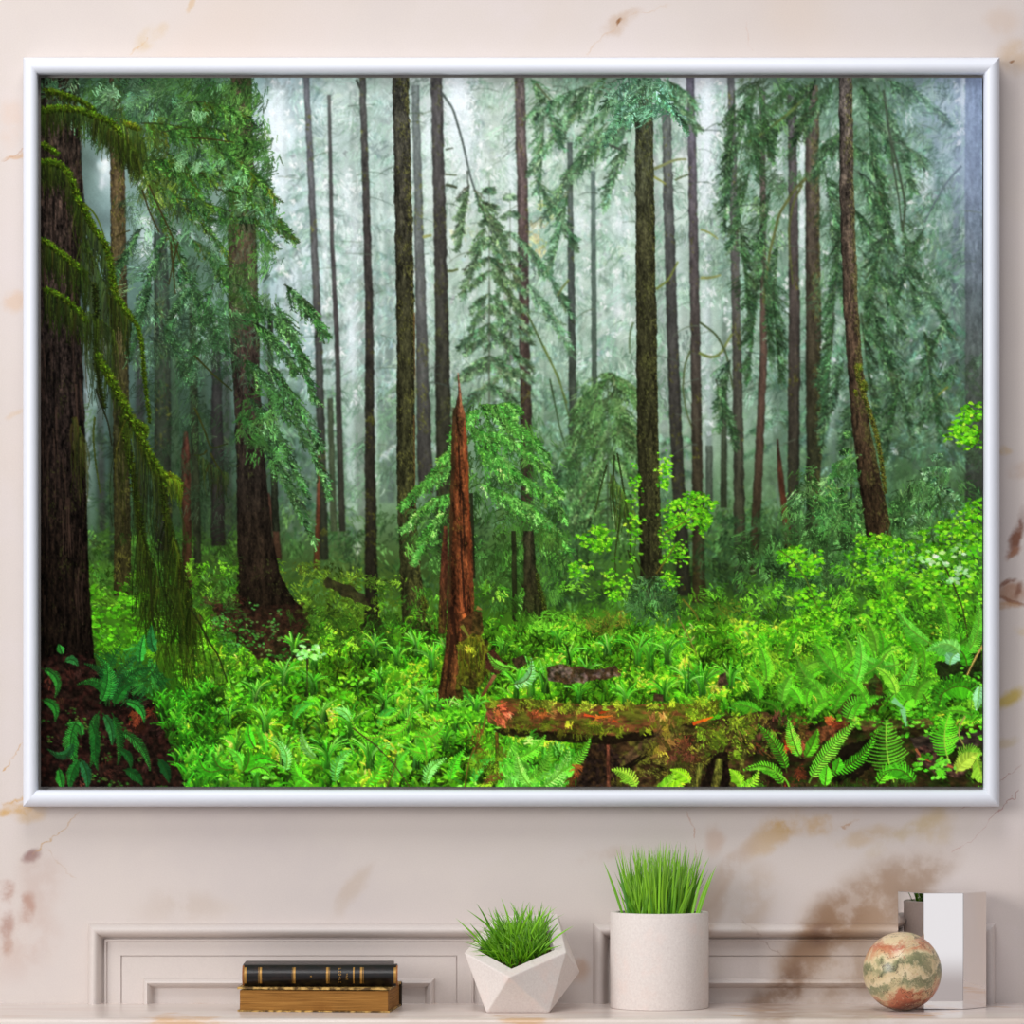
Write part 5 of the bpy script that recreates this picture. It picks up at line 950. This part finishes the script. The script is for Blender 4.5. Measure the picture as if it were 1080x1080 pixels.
def grass(name, roots, mat, parent):
    """roots: (base point, tip point, curl vector, width) -> bent, folded blades in one mesh"""
    V, F, T = [], [], []
    for base, tip, curl, w in roots:
        n = 7; tone = random.random(); d = tip-base
        side = d.cross(Vector((random.uniform(-.5, .5), -1, random.uniform(-.2, .2)))).normalized()
        k = len(V)
        for i in range(n):
            f = i/(n-1); p = base+d*f+curl*(f*f-f*.15)
            ww = w*(.75+.5*f if f < .35 else .93*(1-((f-.35)/.65)**1.6)+.04)
            up = side.cross(d).normalized()*ww*.22
            V += [p-side*ww/2, p+up, p+side*ww/2]; T += [(tone*.75+.25*f, max(0, f-.6)*1.6*random.random(), 0, 1)]*3
            if i:
                a = k+3*(i-1); F += [(a, a+1, a+4, a+3), (a+1, a+2, a+5, a+4)]
    me = bpy.data.meshes.new(name); me.from_pydata([v[:] for v in V], [], F); me.update()
    ca = me.color_attributes.new('tone', 'FLOAT_COLOR', 'POINT'); ca.data.foreach_set('color', np.array(T, np.float32).ravel())
    return link(name, me, mat, parent, True)
M_grass = grass_mat('grass_blades', (40, 106, 8), (150, 214, 46)); M_grass2 = grass_mat('grass_blades_short', (36, 104, 6), (144, 214, 36))

# round planter -----------------------------------------------------------
dc = .062; c0 = P(695.5, 1058, dc); c0.z = 0; R0 = .052*(CAM_D-dc)/CAM_D
zt = P(695.5, 961.5, dc).z
planter = thing('planter', c0, 'tall round pale stone planter with upright green grass under the picture', 'planter')
def lathe(name, pr, mat, parent, ctr, n=96, cap='end', ang=35):
    return loops_mesh(name, [[Vector((ctr.x+r*math.cos(2*math.pi*i/n), ctr.y+r*math.sin(2*math.pi*i/n), ctr.z+z)) for i in range(n)] for r, z in pr], mat, parent, True, cap, ang)
lathe('pot', [(.001, 0), (R0-.0012, 0), (R0-.0003, .0004), (R0, .0014), (R0, zt-.0012), (R0-.0004, zt-.0003), (R0-.0012, zt), (R0-.006, zt), (R0-.0068, zt-.0006), (R0-.007, zt-.002), (R0-.007, .030), (.001, .030)], M_conc, planter, c0)
bm = bmesh.new(); bmesh.ops.create_circle(bm, cap_ends=True, segments=48, radius=R0-.0072, matrix=Matrix.Translation((c0.x, c0.y, zt-.010)))
bmesh.ops.inset_individual(bm, faces=bm.faces[:], thickness=.012)
for v in bm.verts: v.co.z += random.uniform(-.002, .002)
from_bm('soil', bm, M_soil, planter)
roots = []
for i in range(430):
    r = (R0-.013)*math.sqrt(random.random()); a = random.uniform(0, 2*math.pi)
    b = Vector((c0.x+r*math.cos(a)*.82, c0.y+r*math.sin(a), zt-.012))
    out = Vector((math.cos(a), math.sin(a), 0)); sp = (r/R0)
    h = random.uniform(.050, .088)*(1-.16*sp**3)*(1 if random.random() < .85 else .7)
    tip = b+Vector((random.gauss(0, .006), random.gauss(0, .006), h))+out*sp*random.uniform(.004, .017)
    roots.append((b, tip, out*random.uniform(-.002, .010)*sp+Vector((random.gauss(0, .004), 0, -abs(random.gauss(0, .004)))), random.uniform(.0014, .0028)))
for px, py, qx, qy in [(658, 962, 640, 907), (664, 962, 652, 900), (671, 962, 655, 925), (735, 962, 752, 911), (729, 962, 742, 905), (733, 962, 747, 918), (676, 962, 684, 931), (690, 962, 689, 925), (705, 962, 703, 926), (718, 962, 726, 921), (694, 962, 708, 915), (712, 962, 722, 915)]:
    b = P(px, py+8, .092); roots.append((b, P(qx, qy, .085), Vector((.004 if qx > px else -.004, 0, -.002)), .0032))
grass('grass', roots, M_grass, planter)

# faceted planter ----------------------------------------------------------
Lr, Fr, Rr = P(489.7, 1004.8, .118), P(537, 1030.7, .166), P(597.3, 1004.2, .118)
nrm = (Fr-Lr).cross(Rr-Lr).normalized()
def on_plane(px, py):
    a, b = P(px, py, 0), P(px, py, .2); f = (Lr-a).dot(nrm)/(b-a).dot(nrm)
    return a+(b-a)*f
BRr, BLr = on_plane(587.6, 963.3), on_plane(524, 966)
def on_shelf(px, d):
    p = P(px, 1060, d); p.z = 0; return p
B1, B2 = on_shelf(513, .139), on_shelf(579.2, .139); B3 = on_shelf(556, .050)
RRr = P(611.6, 1025.6, .062); LLr = P(501, 1036, .048)
ctr = (B1+B2+B3)/3
fac = thing('planter', ctr, 'faceted geometric pale stone planter with spiky short green grass beside the books', 'planter')
V = [Lr, Fr, Rr, BRr, BLr, B1, B2, B3, RRr, LLr]; rc = (Lr+Fr+Rr+BRr+BLr)/5
inn = [rc+(q-rc)*.75 for q in V[:5]]; low = [rc+(q-rc)*.66-nrm.normalized()*(.022 if nrm.z > 0 else -.022) for q in V[:5]]
F = [(0, 1, 5), (1, 6, 5), (1, 2, 6), (2, 8, 6), (2, 3, 8), (8, 7, 6), (3, 7, 8), (3, 4, 7), (4, 9, 7), (4, 0, 9), (0, 5, 9), (9, 5, 7), (5, 6, 7)]
V = V+inn+low
for i in range(5):
    j = (i+1) % 5; F += [(i, j, 10+j, 10+i), (10+i, 10+j, 15+j, 15+i)]
F.append((15, 16, 17, 18, 19))
fp = from_py('pot', V, F, M_conc, fac); bevel(fp, .0011, 2, 12)
up = nrm if nrm.z > 0 else -nrm
so = [rc+(q-rc)*.715-up*.009 for q in V[:5]]; so.append(rc-up*.004)
from_py('soil', so, [(i, (i+1) % 5, 5) for i in range(5)], M_soil, fac)
roots = []
for i in range(560):
    a, b, c = random.random(), random.random(), random.randrange(5)
    q0, q1 = inn[c], inn[(c+1) % 5]; k = math.sqrt(random.random())
    base = rc+((q0+(q1-q0)*b)-rc)*k*.80-up*.008
    off = base-rc
    h = random.uniform(.013, .031)
    tip = base+up*h*.45+Vector((-.06, -.1, .95))*h*.7+off*random.uniform(.05, .5)+Vector((random.gauss(-.002, .008), random.gauss(0, .006), random.gauss(0, .003)))
    roots.append((base, tip, off*.12+Vector((random.gauss(0, .005), 0, -abs(random.gauss(0, .004)))), random.uniform(.0010, .0019)))
for px, py, qx, qy in [(510, 998, 483.5, 966), (515, 1000, 497, 970), (540, 985, 531, 944), (545, 985, 556, 948), (560, 985, 577, 952), (575, 998, 602, 974), (520, 985, 505, 950), (565, 990, 583, 961), (548, 985, 562, 952), (530, 990, 495, 957)]:
    roots.append((P(px, py, .11), P(qx, qy, .12), Vector((.003 if qx > px else -.003, 0, -.003)), .0022))
grass('grass', roots, M_grass2, fac)

# books --------------------------------------------------------------------
t = NT('black_leather'); o_ = t.obj()
lc = t.mix(t.range(t.noise(o_, 130, 5, .7), .45, .75, 0, .6), lin((13, 10, 11)), lin((44, 24, 18)))
t.bump(t.noise(o_, 500, 3), .3, .0004); M_leather = t.done(lc, .36, .38)
t = NT('gilding'); M_gold = t.done(t.mix(t.noise(t.obj(), 300, 3), lin((196, 150, 72)), lin((128, 88, 36))), .4, .5, Metallic=.35)
t = NT('worn_tan_leather'); M_tan = t.done(t.mix(t.noise(t.obj(), 200, 4), lin((172, 112, 62)), lin((96, 54, 30))), .7, .3)
def page_mat(name, a, b, c):
    t = NT(name); o_ = t.obj()
    g = t.noise(t.mapping(o_, (0, 0, 0), (0, 0, 0), (3, 3, 260)), 5, 6, .7)
    col = t.ramp(g, [(.3, a), (.5, b), (.72, c)]); col = t.mix(t.range(t.noise(o_, 26, 4), .45, .75, 0, .6), col, lin((126, 78, 26)))
    t.bump(g, .5, .0005); return t.done(col, .75, .2)
M_pages = page_mat('gilt_page_edges', (92, 58, 22), (146, 100, 44), (186, 136, 70))
M_pages2 = page_mat('old_page_edges', (140, 100, 56), (190, 150, 92), (212, 178, 120))
t = NT('worn_cover_board'); o_ = t.obj(); M_board = t.done(t.mix(t.range(t.noise(o_, 120, 5), .4, .6), lin((196, 158, 88)), lin((84, 60, 24))), .6, .3)
t = NT('dark_cloth'); M_cloth = t.done(t.mix(t.noise(t.obj(), 200, 3), lin((34, 26, 16)), lin((56, 42, 24))), .7, .3)

def local_box(name, x0, x1, y0, y1, z0, z1, mat, parent, mw, bev=.0):
    bm = slab(x0, x1, y0, y1, z0, z1)
    for v in bm.verts: v.co = mw @ v.co
    o = from_bm(name, bm, mat, parent)
    return bevel(o, bev, 2) if bev else o

# lower book: page edges towards the room, its dark back at the far right end
pA, pB = on_shelf(251.5, .121), on_shelf(409.5, .136)
th = math.atan2(pB.y-pA.y, pB.x-pA.x); Lb = (pB-pA).length
mw = Matrix.Translation(pA) @ Matrix.Rotation(th, 4, 'Z')
book = thing('book', pA+(pB-pA)/2, 'old book with golden brown page edges lying flat at the bottom of the pair', 'book', 'old books on the mantel')
H = .0262*(CAM_D-.13)/CAM_D; DB = .098
local_box('page_block', .0012, Lb-.0004, .0012, DB-.002, .0015, H-.0035, M_pages, book, mw, .0004)
bm = slab(-.0005, Lb+.0008, -.0012, DB, 0, .0016)
def cover(name, z0, z1):
    """board with ragged worn edges"""
    n = 60; top, bot = [], []
    rimx = [(-.001+(Lb+.0025)*i/n, -.0012+random.uniform(-.0005, .0004)) for i in range(n+1)]+[(Lb+.0015+random.uniform(-.0003, .0003), DB*i/20) for i in range(1, 21)]+[(-.001, DB), (-.001-.0004, DB*.5)]
    a = [mw @ Vector((x, y, z0+random.uniform(0, .0005))) for x, y in rimx]; b = [mw @ Vector((x, y, z1+random.uniform(-.0004, 0))) for x, y in rimx]
    return loops_mesh(name, [a, b], M_board, book, True, 'both')
bm.free()
cover('cover_board', 0, .0018); cover('cover_board', H-.0026, H)
mwb = mw
bx = local_box('spine', -.0005, Lb+.0022, DB-.001, DB+.003, .0, H, M_cloth, book, mw, .001)

# upper book: rounded black spine with gilt bands towards the room
zb = H+.0002
qA, qB = P(254.5, 1042, .123), P(420.0, 1042, .123)
Lt = qB.x-qA.x; H2 = (P(300, 1017.6, .118).z-zb)
ubook = thing('book', Vector(((qA.x+qB.x)/2, -.08, zb)), 'black leather book with gold spine bands lying on top of the golden brown one', 'book', 'old books on the mantel')
def spine_pt(a, r=0.0):
    """a -1 (bottom) .. 1 (top): the rounded back, bulging towards the room"""
    return (-.113-.0125*math.cos(a*1.25)-r*1.0, zb+H2/2+a*H2/2*.985)
def spine_loop(x, r=0.0, grow=0.0):
    pts = []
    for i in range(25):
        a = -1+2*i/24; y, z = spine_pt(a, r); pts.append(Vector((x, y, z+grow*a)))
    return pts
loops = []
for x, g, r in [(qA.x+.0012, -.0006, -.0010), (qA.x+.0022, 0, 0), (qA.x+.0045, .0, .0002)]+[(qA.x+.0045+(Lt-.009)*i/30, 0, 0) for i in range(1, 30)]+[(qB.x-.0045, 0, .0002), (qB.x-.0022, 0, 0), (qB.x-.0012, -.0006, -.0010)]:
    lp = spine_loop(x, r, g)
    lp += [Vector((x, -.096, zb+H2-.0002)), Vector((x, -.096, zb+.0002))]
    loops.append(lp)
sp_ = loops_mesh('spine', loops, M_leather, ubook, True, 'both', 60)
for z0, z1 in ((zb, zb+.0028), (zb+H2-.0028, zb+H2)):
    o = from_bm('cover_board', slab(qA.x+.0006, qB.x-.0058, -.104, -.050, z0, z1), M_leather, ubook); bevel(o, .0008, 2)
pb = from_bm('page_block', slab(qA.x+.003, qB.x-.0075, -.112, -.053, zb+.0029, zb+H2-.0029), M_pages2, ubook)
def band(px, w, mat=M_gold, a0=-.72, a1=.8, name='spine_band', rise=.0005):
    x = P(px, 1030, .125).x; w *= .001
    loops = []
    for q in (-w/2, -w/2+.0001, w/2-.0001, w/2):
        pts = []
        for i in range(19):
            a = a0+(a1-a0)*i/18; y, z = spine_pt(a, rise if abs(q) < w/2-.00005 else -.0003); pts.append(Vector((x+q, y, z)))
        loops.append(pts)
    return loops_mesh(name, loops, mat, ubook, False, None, 60)
for px, w in [(274.8, 2.6), (310.4, 2.4), (345.2, 2.6), (373, 1.6), (381, 2.6), (416.6, 2.6), (258.6, 2.6)]: band(px, w)
for px in (272.4, 383.4, 347.6, 308.2): band(px, .5)
band(256.3, 2.0, M_tan, -.95, .95, 'spine_cap'); band(418.6, 1.8, M_tan, -.95, .95, 'spine_cap')
# gilt lettering: rows of tiny worn characters across the back
def glyphs(name, px, w, a0, a1, n):
    bm = bmesh.new(); x = P(px, 1030, .125).x
    for i in range(n):
        a = a0+(a1-a0)*(i+.5)/n; da = (a1-a0)/n*.32
        strokes_ = [[(-.5, -.9, -.3, .9), (.25, -.9, .45, .9), (-.5, .1, .45, .4)], [(-.5, -.9, -.28, .9), (-.5, .6, .45, .9), (-.5, -.1, .3, .15)], [(-.5, -.9, .5, -.6), (-.1, -.9, .12, .9)], [(-.5, -.9, .5, -.62), (-.5, .62, .5, .9), (-.5, -.9, -.3, .9), (.3, -.9, .5, .9)]][i % 4]
        for u0, v0, u1, v1 in strokes_:
            q = []
            for u, v in ((u0, v0), (u1, v0), (u1, v1), (u0, v1)):
                y, z = spine_pt(a+v*da, .00045); q.append((x+u*w*.001, y, z))
            y0, _ = spine_pt(a, -.0004)
            fv = [bm.verts.new(k) for k in q]; bv = [bm.verts.new((k[0], k[1]+.0009, k[2])) for k in q]
            bm.faces.new(fv); bm.faces.new(bv[::-1])
            for i2 in range(4):
                j2 = (i2+1) % 4; bm.faces.new([fv[i2], bv[i2], bv[j2], fv[j2]])
    return from_bm(name, bm, M_gold, ubook)
glyphs('lettering', 358.5, 2.6, -.72, .78, 6); glyphs('lettering', 366, 2.0, -.42, .3, 3); glyphs('ornament', 328, 1.6, -.18, .12, 1)

# marble ball ---------------------------------------------------------------
dS = .108; rS = .0415*(CAM_D-dS)/CAM_D; cS = P(951.5, 1024.2, dS); cS.z = rS
t = NT('banded_onyx'); o_ = t.obj()
v = t.vmath('MULTIPLY', o_, (1/rS, 1/rS, 1/rS))
w = t.noise(v, 1.5, 5, .6, color=True); vv = t.vmath('ADD', v, t.vmath('MULTIPLY', t.vmath('SUBTRACT', w, (.5, .5, .5)), (1.5, 1.5, 1.1)))
sx = t.add('ShaderNodeSeparateXYZ'); t.l.new(vv, sx.inputs[0])
f = t.math('ADD', t.math('MULTIPLY', sx.outputs[2], .5), .5); f = t.math('ADD', f, t.math('MULTIPLY', sx.outputs[0], -.10))
c = t.ramp(f, [(.02, (120, 64, 44)), (.12, (186, 104, 74)), (.22, (196, 124, 92)), (.27, (216, 192, 150)), (.34, (150, 148, 112)), (.43, (136, 138, 104)), (.46, (226, 206, 168)), (.55, (206, 184, 142)), (.60, (120, 122, 88)), (.68, (146, 144, 104)), (.72, (222, 204, 162)), (.80, (208, 150, 112)), (.88, (190, 110, 80)), (.95, (226, 200, 164))])
c = t.mix(t.range(t.noise(t.mapping(vv, (2, 4, 1)), 1.6, 5, .6), .5, .62, 0, .7), c, lin((216, 196, 152)))
c = t.mix(t.range(t.noise(t.mapping(vv, (5, 1, 7)), 1.5, 5, .6), .56, .66, 0, .75), c, lin((124, 124, 92)))
c = t.mix(t.range(t.noise(t.mapping(vv, (1, 8, 3)), 2.0, 5, .6), .57, .66, 0, .7), c, lin((192, 110, 78)))
cr = t.math('ABSOLUTE', t.math('SUBTRACT', t.noise(vv, .8, 4, .5), .5)); c = t.mix(t.range(cr, .009, .0, 0, .8), c, lin((66, 46, 36)))
cr = t.math('ABSOLUTE', t.math('SUBTRACT', t.noise(t.mapping(vv, (7, 3, 1)), 2.1, 5, .55), .5)); c = t.mix(t.range(cr, .02, .0, 0, .5), c, lin((232, 214, 180)))
c = t.mix(t.range(t.noise(v, 9, 4, .7), .5, .75, 0, .35), c, lin((112, 92, 70)))
M_onyx = t.done(c, .28, .5)
bm = bmesh.new(); bmesh.ops.create_uvsphere(bm, u_segments=96, v_segments=64, radius=rS)
ball = from_bm('stone_ball', bm, M_onyx, None, True); ball.location = cS
ball['label'] = 'polished round marble ball veined green and rust in front of the mirror-polished block'; ball['category'] = 'ornament'

# mirror-polished metal block --------------------------------------------------------
zt2 = P(1000, 941.8, .094).z
t = NT('polished_metal'); M_mirror = t.done((238, 234, 234), .015, .5, Metallic=1.0)
q0, q1 = on_shelf(974.3, .0935), on_shelf(1016, .0935)
l0 = on_shelf(947, .0935-.033); r0 = on_shelf(1040.3, .0935-.030)
l1 = Vector((l0.x+.004, -.018, 0)); r1 = Vector((r0.x-.004, -.018, 0))
foot = [q0, q1, r0, r1, l1, l0]
bm = bmesh.new()
lo = [bm.verts.new(q+Vector((0, 0, .0003))) for q in foot]; hi = [bm.verts.new(Vector((q.x, q.y, zt2))) for q in foot]
bm.faces.new(lo[::-1]); bm.faces.new(hi)
for i in range(6):
    j = (i+1) % 6; bm.faces.new([lo[i], lo[j], hi[j], hi[i]])
gb = from_bm('mirror_block', bm, M_mirror); bevel(gb, .0005, 2)
gb['label'] = 'tall mirror-polished faceted block standing behind the marble ball'; gb['category'] = 'ornament'

# ================================================================ light and camera
def area(name, loc, target, size, power, col=(1, 1, 1), size_y=None):
    l = bpy.data.lights.new(name, 'AREA'); l.energy = power; l.color = col; l.size = size
    if size_y: l.shape = 'RECTANGLE'; l.size_y = size_y
    o = bpy.data.objects.new(name, l); COL.objects.link(o); o.location = loc
    o.rotation_euler = (Vector(target)-Vector(loc)).to_track_quat('-Z', 'Y').to_euler(); return o
area('window_light', (-2.8, -3.0, 1.05), (0, 0, .4), 1.6, 96, (1.0, .985, .97))
area('ceiling_light', (-.25, -1.5, 2.5), (0, 0, .3), 1.1, 29.5, (1.0, .99, .98))
world = bpy.data.worlds.new('soft_room'); scene.world = world; world.use_nodes = True
wt = world.node_tree; bg = wt.nodes['Background']
tc = wt.nodes.new('ShaderNodeTexCoord'); sx = wt.nodes.new('ShaderNodeSeparateXYZ'); wt.links.new(tc.outputs['Generated'], sx.inputs[0])
mr = wt.nodes.new('ShaderNodeMapRange'); mr.interpolation_type = 'SMOOTHSTEP'; wt.links.new(sx.outputs[2], mr.inputs[0]); mr.inputs[1].default_value = -.0675; mr.inputs[2].default_value = -.060
mx = wt.nodes.new('ShaderNodeMix'); mx.data_type = 'RGBA'; wt.links.new(mr.outputs[0], mx.inputs[0])
mx.inputs[6].default_value = (.52, .47, .46, 1); mx.inputs[7].default_value = (.96, .96, .98, 1)    # warm floor below, pale room above
# brighter patch of world added behind the viewer, so the mirror block reflects white
m3 = wt.nodes.new('ShaderNodeMapRange'); m3.interpolation_type = 'SMOOTHSTEP'; wt.links.new(sx.outputs[1], m3.inputs[0]); m3.inputs[1].default_value = -.90; m3.inputs[2].default_value = -.97; m3.inputs[3].default_value = 1.0; m3.inputs[4].default_value = 2.25
mv = wt.nodes.new('ShaderNodeVectorMath'); mv.operation = 'SCALE'; wt.links.new(mx.outputs[2], mv.inputs[0]); wt.links.new(m3.outputs[0], mv.inputs['Scale'])
wt.links.new(mv.outputs[0], bg.inputs[0]); bg.inputs[1].default_value = .43
cam = bpy.data.cameras.new('camera'); cam.sensor_width = 36; cam.lens = CAM_D*1000/1080*36; cam.shift_y = 160/1080; cam.clip_end = 100
co_ = bpy.data.objects.new('camera', cam); COL.objects.link(co_); co_.location = (0, -CAM_D, ZC); co_.rotation_euler = (math.radians(90), 0, 0)
scene.camera = co_
vs = scene.view_settings; vs.view_transform = 'Standard'; vs.look = 'None'; vs.gamma = 1; vs.exposure = 0.0; vs.use_curve_mapping = False
